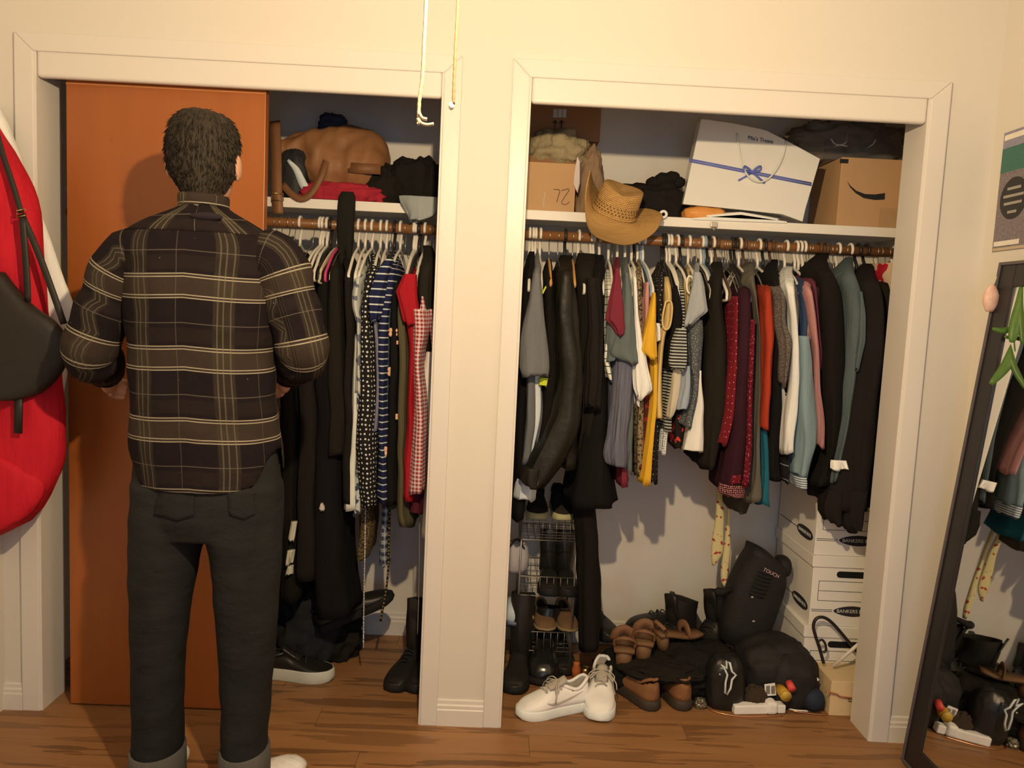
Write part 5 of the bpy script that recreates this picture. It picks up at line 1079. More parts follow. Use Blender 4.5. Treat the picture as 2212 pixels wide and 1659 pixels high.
# file boxes
M_FB = plain('white_file_box_board', P(212, 192, 158, (205, 187, 158)), .8, .2, var=.04, vs_=5); M_FBI = plain('dark_navy_print', (.03, .027, .035), .7, var=0); M_HOLE = plain('handle_hole', (.008, .008, .010), .9, var=0)
ybx = .31
def file_box(label, u, vtop, zb, zt, xoff):
    x0 = at(u, vtop, y=ybx).x; x1 = x0+.33; yb = ybx+.375
    t = thing('file_box', label, 'file box', ((x0+x1)/2, ybx+.18, zb), group='white file boxes')
    G().box((x0+.005, ybx+.005, zb), (x1-.005, yb-.005, zt-.006)).build('body', M_FB, t, smooth=False, bevel=.002)
    G().box((x0-.002, ybx-.002, zt-.042), (x1+.002, yb+.002, zt)).build('lid', M_FB, t, smooth=False, bevel=.002)
    H = zt-zb; xm = (x0+x1)/2; yf = ybx+.0045
    hx0, hx1, hz = x0+.105, x1-.105, zb+H*.74
    pl = [(hx0+.012*math.cos(q), hz+.012*math.sin(q)) for q in [PI/2+PI*k/10 for k in range(11)]]+[(hx1+.012*math.cos(q), hz+.012*math.sin(q)) for q in [-PI/2+PI*k/10 for k in range(11)]]
    G().prism(pl, lambda a, b: (a, yf-.001, b), lambda a, b: (a, yf+.002, b)).build('handle_hole', M_HOLE, t, smooth=False)
    g = G(); fx0, fx1, fz0, fz1 = x0+.03, x1-.03, zb+H*.36, zb+H*.64
    for za in (fz0, (fz0+fz1)/2, fz1): g.box((fx0, yf-.0006, za-.0007), (fx1, yf+.0005, za+.0007))
    for xa_ in (fx0, fx1): g.box((xa_-.0007, yf-.0006, fz0), (xa_+.0007, yf+.0005, fz1))
    for dz in (-.003, .003): g.box((x0+.01, yf-.0006, zb+H*.22+dz-.0008), (x0+.088, yf+.0005, zb+H*.22+dz+.0008))
    g.build('printed_lines', M_FBI, t, smooth=False)
    zc = zb+H*.22; e = []
    for k in range(40):
        q = 2*PI*k/40; e.append((xm+.072*math.copysign(abs(math.cos(q))**.75, math.cos(q)), zc+.020*math.sin(q)*(1-.35*abs(math.cos(q)))))
    G().prism(e, lambda a, b: (a, yf-.0010, b), lambda a, b: (a, yf+.001, b)).build('printed_badge', M_FBI, t, smooth=False)
    g = text_geo('BANKERS BOX', .0185); g.xf(Matrix.Translation((xm, yf-.0016, zc)) @ Matrix.Rotation(PI/2, 4, 'X')).build('lettering', plain('badge_white', P(205, 190, 160), .7, var=0), t, smooth=False)
    # left face badge
    ys = ybx+.10; e = [(ys+.075*math.copysign(abs(math.cos(2*PI*k/30))**.75, math.cos(2*PI*k/30)), zc+.022*math.sin(2*PI*k/30)) for k in range(30)]
    G().prism(e, lambda a, b: (x0+.0040, a, b), lambda a, b: (x0+.006, a, b)).build('side_badge', M_FBI, t, smooth=False)
    g = text_geo('BANKERS BOX', .018); g.xf(Matrix.Translation((x0+.0034, ys, zc)) @ Matrix.Rotation(-PI/2, 4, 'Z') @ Matrix.Rotation(PI/2, 4, 'X')).build('side_lettering', plain('badge_white', (1,1,1)), t, smooth=False)
    G().box((x0+.0040, ys+.075, zc-.0012), (x0+.006, yb-.02, zc+.0012)).build('side_line', M_FBI, t, smooth=False)
z3 = at(1745, 1352, y=ybx).z; z2 = at(1760, 1200, y=ybx).z
file_box('white file box at the bottom of the stack, partly behind the hanger', 1738, 1360, .001, z3, 0)
file_box('white file box in the middle of the stack with dark handle hole', 1757, 1210, z3+.001, z2, 0)
file_box('white file box on top of the stack, half under the blazer tails', 1765, 1100, z2+.001, z2+(z2-z3), 0)
# loose hangers on the boxes
pts = [(1855, 1412), (1832, 1385), (1800, 1348), (1780, 1334), (1764, 1336), (1757, 1352), (1762, 1375), (1769, 1395), (1779, 1432)]
t = thing('clothes_hanger', 'black plastic hanger leaning on the bottom file box', 'hanger', at(1800, 1435, y=.28))
G().tube(smooth_path([at(u, v, y=.27) for u, v in pts], 40), .006, 8).build('frame', HM['black'], t)
G().tube(smooth_path([at(u, v, y=.268) for u, v in ((1766, 1386), (1776, 1382), (1783, 1392), (1784, 1405), (1778, 1410))], 14), .0045, 8).build('strap_notch', HM['black'], t)
tag(G().tube([at(1800, 1438, y=.25), at(1868, 1380, y=.22)], .0065, 10).build('white_rod', HM['white']), 'white plastic hanger bar leaning across the bottom file box', 'hanger')
# ================================================================== THE PERSON
YM = -.36
def ring_px(v, ul, ur, y, ry, n=40, p=1.0):
    a = at(ul, v, y=y); b = at(ur, v, y=y); z = (a.z+b.z)/2; xc = (a.x+b.x)/2; hw = (b.x-a.x)/2
    return [(xc+hw*math.copysign(abs(math.sin(2*PI*k/n))**p, math.sin(2*PI*k/n)), y+ry*math.copysign(abs(math.cos(2*PI*k/n))**p, math.cos(2*PI*k/n)), z) for k in range(n)]
def limb(g, pts, rs, n=14): g.tube(smooth_path(pts, len(pts)*4), [q[0] for q in smooth_path([(r, 0, 0) for r in rs], len(pts)*4)], n)
shL, elL, haL = at(292, 548, y=YM), at(204, 752, y=YM+.02), at(232, 812, y=YM+.24)
shR, elR, haR = at(585, 553, y=YM), at(652, 752, y=YM+.02), at(620, 812, y=YM+.24)
hc = at(441, 335, y=-.325)
skin = plain('skin', (.50, .27, .18), .5, .4, var=.08, vs_=20)
g = G()
g.ell(hc, (.078, .097, .108), 24, 16)                                   # skull
g.ell(hc+Vector((0, .035, -.055)), (.060, .070, .085), 20, 14)            # face and jaw
g.ell(hc+Vector((0, .112, -.02)), (.013, .020, .022), 12, 8); g.ell(hc+Vector((0, .106, -.058)), (.024, .010, .010), 12, 8)   # nose, lips
for s in (-1, 1):
    g.ell(hc+Vector((s*.087, -.002, -.030)), (.013, .021, .036), 14, 10)     # ears
nb = at(443, 470, y=-.35); limb(g, [tuple(hc+Vector((0, -.01, -.06))), tuple(nb), tuple(nb+Vector((0, 0, -.06)))], [.056, .060, .075])
g.loft([ring_px(v, a, b, YM, ry) for v, a, b, ry in ((462, 392, 490, .06), (500, 320, 552, .09), (545, 280, 586, .10), (650, 290, 584, .11), (780, 296, 580, .11), (900, 300, 592, .11), (1010, 304, 596, .115), (1080, 310, 590, .11))])
for sh, el, ha in ((shL, elL, haL), (shR, elR, haR)):
    limb(g, [tuple(sh), tuple((sh+el)/2), tuple(el)], [.055, .050, .043]); limb(g, [tuple(el), tuple((el+ha)/2), tuple(ha)], [.043, .040, .028])
    sg = -1 if sh is shL else 1; fw = (ha-el).normalized(); sd = Vector((-sg, 0, 0)); up = Vector((0, .2, .98))
    pc_ = ha+fw*.05; g.ell(pc_, (.020, .046, .040), 16, 10)
    for k, ln in enumerate((.068, .078, .072, .056)):
        o_ = up*(.028-.019*k)
        b0 = pc_+fw*.035+o_; limb(g, [tuple(b0), tuple(b0+fw*ln*.45+sd*.004), tuple(b0+fw*ln*.75+sd*.022), tuple(b0+fw*ln*.85+sd*.042)], [.0095, .009, .0085, .007], 8)
    b0 = pc_+up*.03-fw*.02; limb(g, [tuple(b0), tuple(b0+up*.02+fw*.02+sd*.012), tuple(b0+up*.028+fw*.045+sd*.024)], [.012, .011, .008], 8)
ank = [at(341, 1640, y=-.385), at(528, 1640, y=-.385)]; hips = [at(365, 1060, y=YM), at(525, 1060, y=YM)]; knees = [at(342, 1330, y=YM+.01), at(532, 1330, y=YM+.01)]
for hp, kn, an in zip(hips, knees, ank): limb(g, [tuple(hp), tuple(kn), tuple(an), (an.x, an.y, .05)], [.085, .058, .042, .042])
fdir = [math.radians(97), math.radians(48)]
def foot(g, an, a, L=.26, W=.09, top=.085, z0=.0, grow=0.0):
    d = Vector((math.cos(a), math.sin(a), 0)); s = Vector((-d.y, d.x, 0)); b = Vector((an.x, an.y, z0))-d*.065; rr = []
    for k in range(15):
        q = k/14; w_ = (W/2)*crom([(0, .25), (.08, .62), (.3, .72), (.65, 1.0), (.88, .8), (1, .22)], 101)[int(q*100)][1]+grow; h_ = crom([(0, top*.5), (.1, top), (.35, top*.95), (.6, top*.62), (.9, top*.42), (1, top*.2)], 101)[int(q*100)][1]+grow
        rr.append([b+d*(L*q)+s*(w_*math.cos(t_))+Vector((0, 0, max(0, h_*.5+h_*.5*math.copysign(abs(math.sin(t_))**.8, math.sin(t_))))) for t_ in [2*PI*m/18 for m in range(18)]])
    g.loft(rr)
for an, a in zip(ank, fdir): foot(g, an, a, z0=.003)
person = tag(g.build('person', skin, org=((ank[0].x+ank[1].x)/2, -.38, 0)), 'man with short dark hair in a plaid flannel shirt and cuffed jeans facing the closet', 'person')
md = person.modifiers.new('skin_union', 'REMESH'); md.mode = 'VOXEL'; md.voxel_size = .0055; md.use_smooth_shade = True
md = person.modifiers.new('soften', 'SMOOTH'); md.iterations = 3
PO = person['_o']
def part(g, nm, mt, par=person, **k): return g.build(nm, mt, par, org=PO, **k)
for s in (-1, 1):
    part(G().ell(hc+Vector((s*.031, .094, .002)), (.012, .012, .010), 12, 8), 'eye', plain('eye_white', (.6, .58, .55), .2))
# hair
q = N('short_dark_hair'); o_ = q.obj(); f_ = q.noise(q.scale(o_, (1, 1, .35)), 260, 2); q.bump(f_, .7, .004)
M_HAIR = q.fin(q.mix(q.noise(o_, 40, 2), (.020, .015, .010), (.045, .035, .024)), .75, .3)
hr = [(240, 428, 452, -.325, .025), (244, 408, 474, -.325, .055), (256, 389, 494, -.325, .078), (280, 374, 508, -.326, .096), (315, 367, 513, -.327, .104), (350, 367, 513, -.330, .103), (380, 373, 508, -.338, .092), (402, 386, 494, -.345, .078), (422, 398, 482, -.349, .068), (438, 406, 474, -.352, .062)]
rr = []
for v, a, b, y, ry in crom([(h[0],)+h[1:] for h in hr], 30):
    r = ring_px(v, a, b, y, ry, 44)
    k = max(0, (v-300)/140)
    rr.append([(p[0]+.0025*noise.noise(Vector(p)*70), (p[1] if p[1] < y else y+(p[1]-y)*max(.12, 1-1.5*k))+.0025*noise.noise(Vector(p)*60), p[2]) for p in r])
hair = part(G().loft(rr), 'hair', M_HAIR)
# short strands lying on the scalp
rnd = random.Random(4); g = G()
while len(g.f) < 3*3600:
    j_ = int(rnd.random()**.8*(len(rr)-3)); k_ = rnd.randrange(44); A = Vector(rr[j_][k_]); B = Vector(rr[j_+2][k_]); C2 = Vector(rr[j_][(k_+1) % 44])
    if A.y > -.27 and j_ > 12: continue
    f_ = rnd.random(); P0 = A.lerp(C2, f_).lerp(B, rnd.random()*.5); out = (P0-Vector((hc.x, hc.y, min(P0.z, hc.z+.03)))).normalized(); dn = (B-A).normalized()
    sw = Vector((rnd.uniform(-.5, .5), rnd.uniform(-.3, .3), rnd.uniform(-.2, .3)))
    ln = rnd.uniform(.010, .022)*(1 if j_ < 20 else .6); tip = P0+dn*ln+out*ln*rnd.uniform(.12, .38)+sw*ln*.4; sd_ = dn.cross(out).normalized()*.0011
    g.add([P0-sd_-out*.002, P0+sd_-out*.002, P0+out*.0022, tip], [(0, 1, 3), (1, 2, 3), (2, 0, 3)])
part(g, 'strands', M_HAIR, hair)
# ---- plaid flannel
zl = at(445, 600, y=-.48).z
def plaid(name, uo, vo, bright=1.0, vert=1.0):
    q = N(name); uv, u, v = q.uv(); PR = .180
    # ground: blackish purple with olive-brown fields
    col = (.011, .0075, .0095)
    hb = q.band(v, PR, vo-.052, .060); vb = q.band(u, PR, uo-.020, .046)
    c = q.mix(q.math('MULTIPLY', hb, .75), col, (.046, .034, .026)); c = q.mix(q.math('MULTIPLY', vb, .34*vert), c, (.060, .050, .034))
    c = q.mix(q.math('MULTIPLY', q.band(v, PR, vo+.02, .035), .5), c, (.020, .015, .013))
    def line(c, coord, off, w_, col, a): return q.mix(q.math('MULTIPLY', q.band(coord, PR, off, w_), a), c, col)
    wh = (.42*bright, .38*bright, .29*bright); dm = (.14, .125, .10)
    for off in (0, .0075, -.045, -.0525): c = line(c, v, vo+off, .0026, wh, .80)
    c = line(c, v, vo+.066, .0022, dm, .6)
    for off in (-.012, .0, .016): c = line(c, u, uo+off, .0030, (.17, .15, .105), .42*vert)
    c = line(c, u, uo+.085, .0020, dm, .35*vert)
    f = q.noise(uv, 35, 3); c = q.mix(q.math('MULTIPLY', f, .35), c, q.mix(.5, c, (.03, .026, .026)))
    # worn specks
    sp = q.math('GREATER_THAN', q.noise(uv, 120, 1), .80); c = q.mix(q.math('MULTIPLY', sp, .5), c, (.35, .33, .30))
    q.bump(q.math('ADD', q.noise(uv, 9, 3), q.math('MULTIPLY', q.noise(uv, 500, 1), .1)), .5, .02)
    return q.fin(c, .95, .1)
M_PL = plaid('plaid_flannel', .03, zl); M_PLS = plaid('plaid_flannel_sleeve', .05, .02); M_PLY = plaid('plaid_flannel_yoke', .065, zl+.09, 1.0, 2.0)
tr = [(446, 402, 484, .062), (458, 380, 502, .072), (474, 338, 534, .088), (492, 300, 566, .098), (512, 272, 594, .106), (540, 262, 606, .112), (590, 268, 602, .122), (660, 276, 597, .130), (740, 282, 592, .130), (830, 286, 594, .130), (910, 288, 602, .132), (960, 289, 608, .134), (1000, 294, 608, .134), (1040, 300, 604, .134)]
R = crom(tr, 60); n = 64
def torso(v0, v1, grow, hemmed):
    vs_, uvs, fs = [], [], []; rows = [r for r in R if v0-.1 <= r[0] <= v1+.1]
    for v, a, b, ry in rows:
        for k in range(n):
            th = 2*PI*k/n-PI; s = math.sin(th); vv = v
            if hemmed and v > 940:
                lim = lerp(1040, 958, sstep((abs(s)-.70)/.30)) if math.cos(th) > 0 else 1005; vv = min(v, lim) if lim < v else v
            q_ = [r for r in rows if r[0] <= vv+1e-6][-1]
            A = at(q_[1], vv, y=YM); B = at(q_[2], vv, y=YM); xc = (A.x+B.x)/2; hw = (B.x-A.x)/2+grow; z = (A.z+B.z)/2
            wr = .0035*noise.noise(Vector((s*6, vv*.02, 1.3)))+.006*noise.noise(Vector((s*3+5, vv*.012, math.cos(th)*2)))*(1 if v > 560 else .3)
            y_ = YM-(q_[3]+grow+wr)*math.cos(th)*(1-.06*math.exp(-(s*4)**2) if v < 900 else 1)
            vs_.append((xc+(hw+wr)*s, y_, z)); uvs.append((th/(2*PI)*.98+.49, z+.012*math.cos(th)*abs(s)))
    for j in range(len(rows)-1):
        for k in range(n): fs.append((j*n+k, j*n+(k+1) % n, (j+1)*n+(k+1) % n, (j+1)*n+k))
    return G().add(vs_, fs, uvs)
shirt = part(torso(446, 1040, 0, True), 'shirt', M_PL, solid=.003)
part(torso(446, 514, .0028, False), 'yoke', M_PLY, shirt, solid=.002)
sl = [(-1, shL, elL, haL), (1, shR, elR, haR)]
for s_, sh, el, ha in sl:
    inn = sh+Vector((-s_*.085, 0, -.012)); m1 = (sh+el)/2+Vector((s_*.012, -.005, 0))
    pts = smooth_path([tuple(inn), tuple(sh+Vector((s_*.008, 0, -.012))), tuple(m1), tuple(el+Vector((s_*.006, -.012, -.004))), tuple(el+(ha-el)*.22+Vector((0, 0, -.012))), tuple(el+(ha-el)*.62), tuple(el+(ha-el)*.92)], 44)
    rs = [q[0] for q in smooth_path([(r, 0, 0) for r in (.050, .076, .073, .069, .066, .056, .045)], 44)]
    rs = [r+.0045*noise.noise(Vector((i*.45, s_*3, 0)))+.003*math.sin(i*1.3) for i, r in enumerate(rs)]
    part(G().tube(pts, rs, 26), 'sleeve', M_PLS, shirt)
cl = []
for k in range(5):
    v = [462, 452, 440, 428, 424][k]; gr = [0, .004, .006, .007, .003][k]
    cl.append([(x, y-(.004 if k > 1 else 0), z) for x, y, z in ring_px(v, 394-gr*300, 490+gr*300, -.352, .066+gr, 40)])
part(G().loft(cl, False, False), 'collar', M_PLY, shirt, solid=.004)
tagp = at(443, 470, y=-.455); part(G().ell((tagp.x, tagp.y+.008, tagp.z+.004), (.042, .012, .010), 16, 8), 'collar_fold', plain('dark_plaid_band', (.018, .012, .02), .95), shirt)
# ---- jeans
q = N('dark_denim'); o_ = q.obj()
c = q.mix(q.noise(q.scale(o_, (1, 1, .4)), 9, 4), (.010, .0105, .011), (.026, .028, .029)); q.bump(q.math('ADD', q.noise(q.scale(o_, (1, 1, 1.6)), 14, 3), q.math('MULTIPLY', q.noise(o_, 600, 1), .1)), .5, .02)
M_DEN = q.fin(c, .9, .15)
g = G()
g.loft([ring_px(v, a, b, YM, ry, 40) for v, a, b, ry in ((965, 300, 596, .115), (1010, 292, 604, .122), (1060, 289, 609, .128), (1110, 288, 610, .125), (1150, 296, 600, .11))])
for rows in ([(1040, 292, 452), (1110, 288, 448), (1150, 286, 440), (1200, 285, 428), (1300, 286, 410), (1400, 287, 398), (1500, 289, 394), (1580, 291, 393), (1640, 292, 392)], [(1040, 440, 608), (1110, 442, 610), (1150, 446, 608), (1200, 456, 606), (1300, 466, 600), (1400, 474, 592), (1500, 478, 585), (1580, 481, 578), (1640, 482, 575)]):
    rr = []
    for v, a, b in crom(rows, 36):
        k = (v-1040)/600; r = ring_px(v, a, b, YM-.015*k, lerp(.118, .078, sstep(k*1.4)), 30)
        rr.append([(p[0]+.004*noise.noise(Vector((p[0]*9, v*.018, 3))), p[1]+.006*noise.noise(Vector((p[0]*9, v*.022, 8))), p[2]) for p in r])
    g.loft(rr)
jeans = part(g, 'jeans', M_DEN)
md = jeans.modifiers.new('union', 'REMESH'); md.mode = 'VOXEL'; md.voxel_size = .007; md.use_smooth_shade = True
md = jeans.modifiers.new('soften', 'SMOOTH'); md.iterations = 4
M_CUF = cloth('denim_inside', (.10, .10, .095), .2)
for a, b in ((288, 394), (480, 577)):
    part(G().loft([ring_px(v, a-gx, b+gx, YM-.018, .080+gx*.0006, 30) for v, gx in ((1612, -2), (1614, 2), (1650, 3), (1690, 2), (1692, -3))], False, False), 'cuff', M_CUF, jeans, solid=.004)
for cx_ in (365, 527):
    vs_ = []; fs_ = []
    for a_ in range(9):
        for b_ in range(9):
            uu = cx_-44+88*b_/8; vv = 1062+(62+12*(1-abs(b_-4)/4))*a_/8; vs_.append(at(uu, vv, y=YM-.16))
    for a_ in range(8):
        for b_ in range(8): fs_.append((a_*9+b_, a_*9+b_+1, (a_+1)*9+b_+1, (a_+1)*9+b_))
    pk = part(G().add(vs_, fs_), 'back_pocket', M_DEN, jeans)
    md = pk.modifiers.new('lay', 'SHRINKWRAP'); md.target = jeans; md.wrap_method = 'NEAREST_SURFACEPOINT'; md.offset = .0012; md.wrap_mode = 'ABOVE_SURFACE'
    md = pk.modifiers.new('thick', 'SOLIDIFY'); md.thickness = .002; md.offset = -1
M_SOCK = cloth('white_sock', P(205, 195, 185, (190, 165, 135)))
for an, a in zip(ank, fdir):
    g = G(); foot(g, an, a, grow=.004); limb(g, [(an.x, an.y, .05), (an.x, an.y, .13)], [.045, .05]); part(g, 'sock', M_SOCK)
# ================================================================== CLOTHES ON THE LEFT WALL
def lump_rows(rows, y, ry, n=32, seed=0.0, amp=.006):
    rr = []
    for v, a, b in crom(rows, 34):
        r = ring_px(v, a, b, y, ry, n, .8)
        rr.append([(p[0]+amp*.5*noise.noise(Vector((p[0]*8, p[1]*12, p[2]*5+seed))), p[1]+amp*1.4*noise.noise(Vector((p[0]*10, p[1]*9+seed, p[2]*4)))-amp*1.2*abs(noise.noise(Vector((p[0]*16+seed, 2, p[2]*7))))+amp*.4, p[2]) for p in r])
    return G().loft(rr)
t = thing('wall_hook', 'brass coat hook on the left wall above the red jacket', 'hook', (XL, -.12, 1.78)); t['kind'] = 'structure'
G().box((XL, -.14, 1.74), (XL+.006, -.10, 1.84)).build('plate', plain('brass', (.6, .42, .18)), t, smooth=False, bevel=.002)
G().tube(smooth_path([(XL+.004, -.12, 1.80), (XL+.04, -.12, 1.79), (XL+.06, -.12, 1.81), (XL+.062, -.12, 1.835)], 12), .005, 8).build('prong', plain('brass', (.6, .42, .18)), t)
tag(lump_rows([(226, -50, -4), (290, -50, 28), (400, -45, 66), (500, -40, 101), (600, -30, 136), (682, -20, 164), (700, -20, 151), (780, -10, 147), (850, 0, 134)], -.045, .028, seed=2).build('white_towel', cloth('white_terry', P(225, 212, 185), .12)), 'white towel hanging behind the red jacket at the left edge', 'towel')
M_RJ = cloth('red_jacket_cloth', P(178, 24, 30, (215, 192, 160)), .15, .7, .6)
t = thing('red_jacket', 'bright red jacket hanging at the left edge of the photo', 'jacket', at(20, 1140, y=-.14))
lump_rows([(262, -80, -20), (300, -80, 6), (350, -80, 34), (400, -80, 60), (460, -80, 80), (520, -80, 90), (600, -80, 97), (690, -80, 104), (760, -80, 120), (850, -80, 131), (930, -80, 136), (990, -80, 133), (1030, -80, 122), (1060, -80, 108), (1100, -80, 82), (1140, -80, 40), (1153, -75, 6)], -.125, .062, seed=5, amp=.016).build('body', M_RJ, t)
lump_rows([(985, -80, 20), (1010, -80, 62), (1040, -80, 92), (1075, -80, 88), (1110, -80, 62), (1140, -75, 20)], -.165, .035, seed=8).build('turned_up_hem', M_RJ, t)
M_BB = plain('black_bag_leather', (.018, .016, .013), .55, .35, var=.2, vs_=25, bump=.2, bs=90)
t = thing('crossbody_bag', 'black crossbody bag hanging over the red jacket', 'bag', at(60, 860, y=-.2))
lump_rows([(586, -60, 6), (620, -60, 34), (660, -60, 74), (690, -60, 118), (730, -60, 145), (770, -60, 144), (800, -60, 132), (830, -60, 108), (852, -60, 76), (862, -60, 40)], -.205, .035, seed=11, amp=.004).build('body', M_BB, t)
G().strip(smooth_path([at(u, v, y=y) for u, v, y in ((-20, 240, -.19), (5, 330, -.20), (28, 400, -.205), (46, 460, -.21))], 16), .014, .004, (.2, -1, 0)).build('shoulder_strap', M_BB, t)
G().strip(smooth_path([at(u, v, y=y) for u, v, y in ((46, 462, -.212), (80, 540, -.215), (110, 620, -.22), (138, 700, -.215))], 16), .017, .004, (.2, -1, 0)).build('shoulder_strap', M_BB, t)
G().strip(smooth_path([at(u, v, y=y) for u, v, y in ((48, 470, -.214), (54, 540, -.216), (58, 600, -.216), (60, 652, -.214))], 14), .017, .004).build('strap_end', M_BB, t)
p = at(46, 462, y=-.216); G().tube([p+Vector((-.012, 0, .008)), p+Vector((.012, 0, .014)), p+Vector((.012, 0, -.004)), p+Vector((-.012, 0, -.010))], .0022, 6, closed=True).build('buckle', plain('brass', (.6, .42, .18)), t)
G().strip([at(40, 845, y=-.215), at(40, 890, y=-.215), at(39, 936, y=-.213)], .022, .005).build('hanging_tab', M_BB, t)
# ================================================================== MIRROR, POSTER, SHELL, PLANT
M_FR = plain('black_mirror_frame', (.022, .020, .022), .35, .45, var=.1); M_FRE = plain('mirror_frame_edge', (.10, .085, .09), .35, .5)
q = N('mirror_glass'); M_MIR = q.fin((.80, .80, .78), .02, .5, 1.0)
B0 = Vector((2.835, -.115, .012)); T0 = Vector((2.981, -.115, 1.583)); up = (T0-B0); H = up.length; up.normalize(); W_ = .56; wd = Vector((0, -1, 0)); nr = wd.cross(up)
if nr.x > 0: nr = -nr
MM = Matrix((wd, up, nr)).transposed()
t = thing('floor_mirror', 'tall black framed mirror leaning against the right wall', 'mirror', B0)
def fbox(x0, x1, y0, y1, z0, z1, nm, mt, bev=.003):
    c = B0+MM @ Vector(((x0+x1)/2, (y0+y1)/2, (z0+z1)/2)); G().cbox(c, (x1-x0, y1-y0, z1-z0), MM).build(nm, mt, t, smooth=False, bevel=bev)
F = .075
for a in ((0, F, 0, H), (W_-F, W_, 0, H), (F, W_-F, 0, F), (F, W_-F, H-F, H)): fbox(a[0], a[1], a[2], a[3], -.016, 0, 'frame_bar', M_FR)
for a in ((0, .010, 0, H), (.010, W_-.01, 0, .010), (.010, W_-.01, H-.010, H), (W_-.010, W_, 0, H)): fbox(a[0], a[1], a[2], a[3], 0, .006, 'frame_lip', M_FRE, .002)
fbox(F-.004, W_-F+.004, F-.004, H-F+.004, -.012, -.006, 'mirror_glass', M_MIR, 0)
# shell on a string
c = at(2141, 640, y=-.128); t = thing('sea_shell', 'pink scallop sea shell hanging on string at the mirror corner', 'shell', c)
rr = []
for j in range(12):
    k = j/11; ring = []
    for m in range(24):
        a = 2*PI*m/24; rad = (.004+.026*math.sin(k*PI*.92)**.8)*(1+.05*math.cos(m*3)); ring.append((c.x+rad*math.cos(a)*.80, c.y+rad*math.sin(a)*.5, c.z+.036-.082*k))
    rr.append(ring)
q = N('shell_pink'); o_ = q.obj(); M_SH = q.fin(q.mix(q.noise(o_, 60, 2), P(205, 130, 95), P(232, 195, 160)), .4, .4)
G().loft(rr).build('shell', M_SH, t)
G().tube(smooth_path([c+Vector((0, 0, .028)), at(2148, 612, y=-.125), at(2158, 585, y=-.115), at(2163, 569, y=-.118)], 14), .0014, 6).build('string', plain('jute', P(200, 170, 120)), t)
# poster on the right wall
def wp(u, v): p = at(u, v, x=XR-.0012); return p
C00, C01 = wp(2170, 288), wp(2135, 546); yN = min(C00.y, C01.y, -.004)
q = N('poster_print'); uv, u_, v_ = q.uv()
f1 = q.noise(uv, 38, 4, .7); rock = q.mix(f1, (.04, .036, .045), (.34, .30, .33))
c = q.mix(q.math('GREATER_THAN', v_, .66), rock, q.mix(q.noise(uv, 60, 3), (.02, .10, .085), (.05, .20, .15)))
c = q.mix(q.math('GREATER_THAN', v_, .865), c, q.mix(q.noise(uv, 20, 2), (.16, .18, .30), (.36, .33, .42)))
M_POS = q.fin(c, .35, .4)
t = thing('poster', 'rocky landscape poster with round dark stamp on the right wall', 'poster', (XR, yN-.2, C01.z))
y0p, y1p, zb, ztp = yN, yN-.42, C01.z, C00.z
G().add([(XR-.0015, y0p, zb), (XR-.0015, y1p, zb), (XR-.0015, y1p, ztp), (XR-.0015, y0p, ztp), (XR, y0p, zb), (XR, y1p, zb), (XR, y1p, ztp), (XR, y0p, ztp)], [(0,1,2,3), (7,6,5,4), (0,4,5,1), (1,5,6,2), (2,6,7,3), (3,7,4,0)], [(0, 0), (1.1, 0), (1.1, 1), (0, 1)]*2).build('sheet', M_POS, t, smooth=False)
hP = ztp-zb
def pbar(a, b, za, zb_, mt, nm): G().box((XR-.0026, y0p-b, zb+hP*za), (XR-.0016, y0p-a, zb+hP*zb_)).build(nm, mt, t, smooth=False)
M_PC = plain('poster_cream', P(220, 195, 160), .5)
pbar(.006, .10, .93, .975, M_PC, 'title_strip'); pbar(.006, .12, .045, .085, M_PC, 'caption_strip'); pbar(.004, .16, .005, .03, plain('poster_ochre', P(180, 150, 110), .5), 'caption_strip')
cy, cz = y0p-.075, zb+hP*.43
G().prism([(cy+.06*math.cos(a), cz+.062*math.sin(a)) for a in [2*PI*k/32 for k in range(32)]], lambda a, b: (XR-.0028, a, b), lambda a, b: (XR-.0016, a, b)).build('round_stamp', plain('stamp_black', (.03, .03, .032), .5), t, smooth=False)
for k, (w1, dz) in enumerate(((.03, .03), (.045, .008), (.04, -.014), (.02, -.04))):
    G().box((XR-.0033, cy-w1, cz+dz-.004), (XR-.0028, cy+w1, cz+dz+.004)).build('stamp_lettering', plain('stamp_pale', (.35, .33, .30), .5), t, smooth=False)
# trailing plant over the mirror
q = N('leaf_green'); o_ = q.obj(); M_LEAF = q.fin(q.mix(q.noise(o_, 30, 3), (.035, .10, .012), (.10, .20, .03)), .45, .4)
t = thing('trailing_plant', 'green lobed plant frond hanging over the mirror at the right edge', 'plant', at(2240, 560, y=-.22))
YP = -.22
G().tube(smooth_path([at(u, v, y=YP) for u, v in ((2250, 500), (2235, 560), (2216, 620), (2205, 680), (2196, 730))], 20), .0025, 6).build('stem', M_LEAF, t)
def leaf(pts, w_, nm='leaf'):
    P3 = smooth_path([at(u, v, y=YP-.01*i) for i, (u, v) in enumerate(pts)], 16)
    G().strip(P3, [max(.002, w_*1.25*math.sin(PI*min(1, (k+.8)/16.6))**.5) for k in range(16)], .0016, (-.4, -1, .1)).build(nm, M_LEAF, t)
leaf([(2214, 600), (2206, 655), (2192, 705), (2186, 740)], .026); leaf([(2206, 702), (2180, 712), (2160, 714), (2144, 710)], .014); leaf([(2204, 720), (2192, 752), (2172, 792), (2140, 830)], .024)
leaf([(2218, 650), (2210, 690), (2202, 735), (2196, 760)], .022); leaf([(2202, 716), (2188, 728), (2170, 728)], .010); leaf([(2240, 560), (2228, 610), (2222, 660)], .03); leaf([(2222, 640), (2240, 690), (2246, 740)], .03)
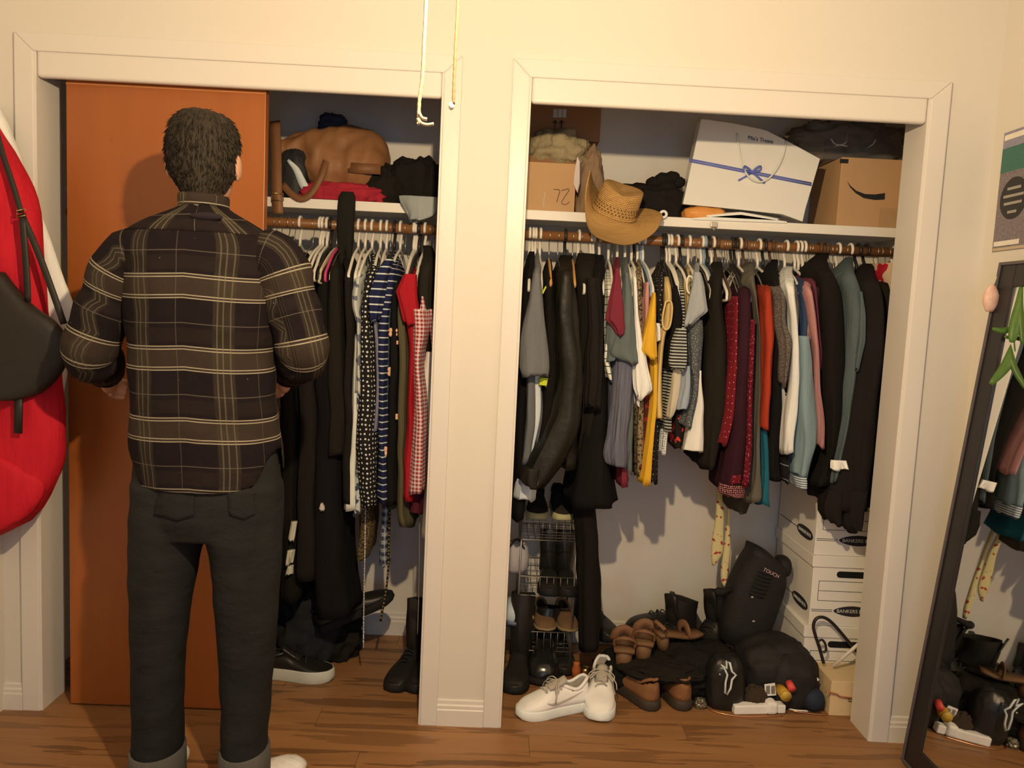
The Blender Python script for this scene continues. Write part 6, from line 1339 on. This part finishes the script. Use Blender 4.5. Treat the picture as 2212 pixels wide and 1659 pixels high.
# ================================================================== CEILING FAN LAMP WITH PULL CORDS (fan itself above the frame)
fx, fy = LAMP.x, LAMP.y
t = thing('ceiling_fan', 'ceiling fan lamp whose two pull cords dangle into the top of the photo', 'ceiling fan', (fx, fy, ZC))
M_FAN = plain('fan_white_enamel', (.7, .68, .63), .4)
G().lathe([(.0, 0), (.07, 0), (.065, -.03), (.02, -.05), (.0, -.05)], 24, (fx, fy, ZC)).build('canopy', M_FAN, t)
G().tube([(fx, fy, ZC-.05), (fx, fy, ZC-.14)], .012, 10).build('downrod', M_FAN, t)
G().lathe([(.0, 0), (.08, -.005), (.11, -.03), (.11, -.075), (.06, -.10), (.0, -.10)], 28, (fx, fy, ZC-.13)).build('motor', M_FAN, t)
for k in range(5):
    a = 2*PI*k/5+.3; M3 = Matrix.Rotation(a, 3, 'Z') @ Matrix.Rotation(.2, 3, 'X')
    G().cbox(Vector((fx, fy, ZC-.17))+M3 @ Vector((.34, 0, 0)), (.46, .13, .008), M3).build('blade', plain('fan_blade_wood', (.30, .16, .07), .5), t, smooth=False, bevel=.003)
G().lathe([(.0, 0), (.05, 0), (.055, -.04), (.035, -.07), (.0, -.07)], 20, (fx, fy, ZC-.23)).build('lamp_fitter', M_FAN, t)
G().lathe([(.036, 0), (.060, -.02), (.100, -.085), (.112, -.112), (.110, -.112), (.097, -.085), (.056, -.022), (.036, -.004)], 32, (fx, fy, ZC-.295), c0=False, c1=False).build('added_uplight_block', plain('bronze_light_blocker', (.10, .07, .05), .5, .4), t)  # unseen shade added to keep the bulb's light off the ceiling
q = N('lit_bulb'); q.b.inputs['Emission Color'].default_value = (1, .8, .55, 1); q.b.inputs['Emission Strength'].default_value = 6.0; M_BULB = q.fin((.9, .85, .75), .3)
G().lathe([(.0, 0), (.014, 0), (.016, -.03), (.030, -.06), (.030, -.08), (.018, -.102), (.0, -.108)], 18, (fx, fy, ZC-.298)).build('bulb', M_BULB, t)
M_COR = plain('twisted_cotton_cord', (.36, .29, .19), .9, .1, var=.4, vs_=160)
YC = -1.45
def pcord(pts, r, nm, mt, yy=YC): return G().tube(smooth_path([at(u, v, y=yy) for u, v in pts], 40), [r*(1+.12*math.sin(k*2.3)) for k in range(40)], 7).build(nm, mt, t)
top1 = [(921, -160), (920, 0), (916, 90), (912, 170), (906, 215), (904, 258)]
a = pcord(top1, .0023, 'pull_cord', M_COR)
for pts in ([(906, 245), (912, 255), (922, 258)], [(904, 258), (910, 266), (922, 270), (937, 268)], [(903, 256), (905, 266), (901, 268)]): G().tube(smooth_path([at(u, v, y=YC-.002) for u, v in pts], 12), .0022, 6).build('frayed_end', M_COR, a)
b = pcord([(992, -160), (989, 0), (984, 100), (981, 170), (979, 225)], .0019, 'pull_cord', plain('tan_cord', (.20, .125, .07), .9))
G().ell(at(975, 229, y=YC), (.0035, .003, .005), 10, 8).build('end_knot', plain('white_knot', (.75, .7, .6), .8), b)
# tidy helper properties
for o in bpy.data.objects:
    if '_o' in o: del o['_o']
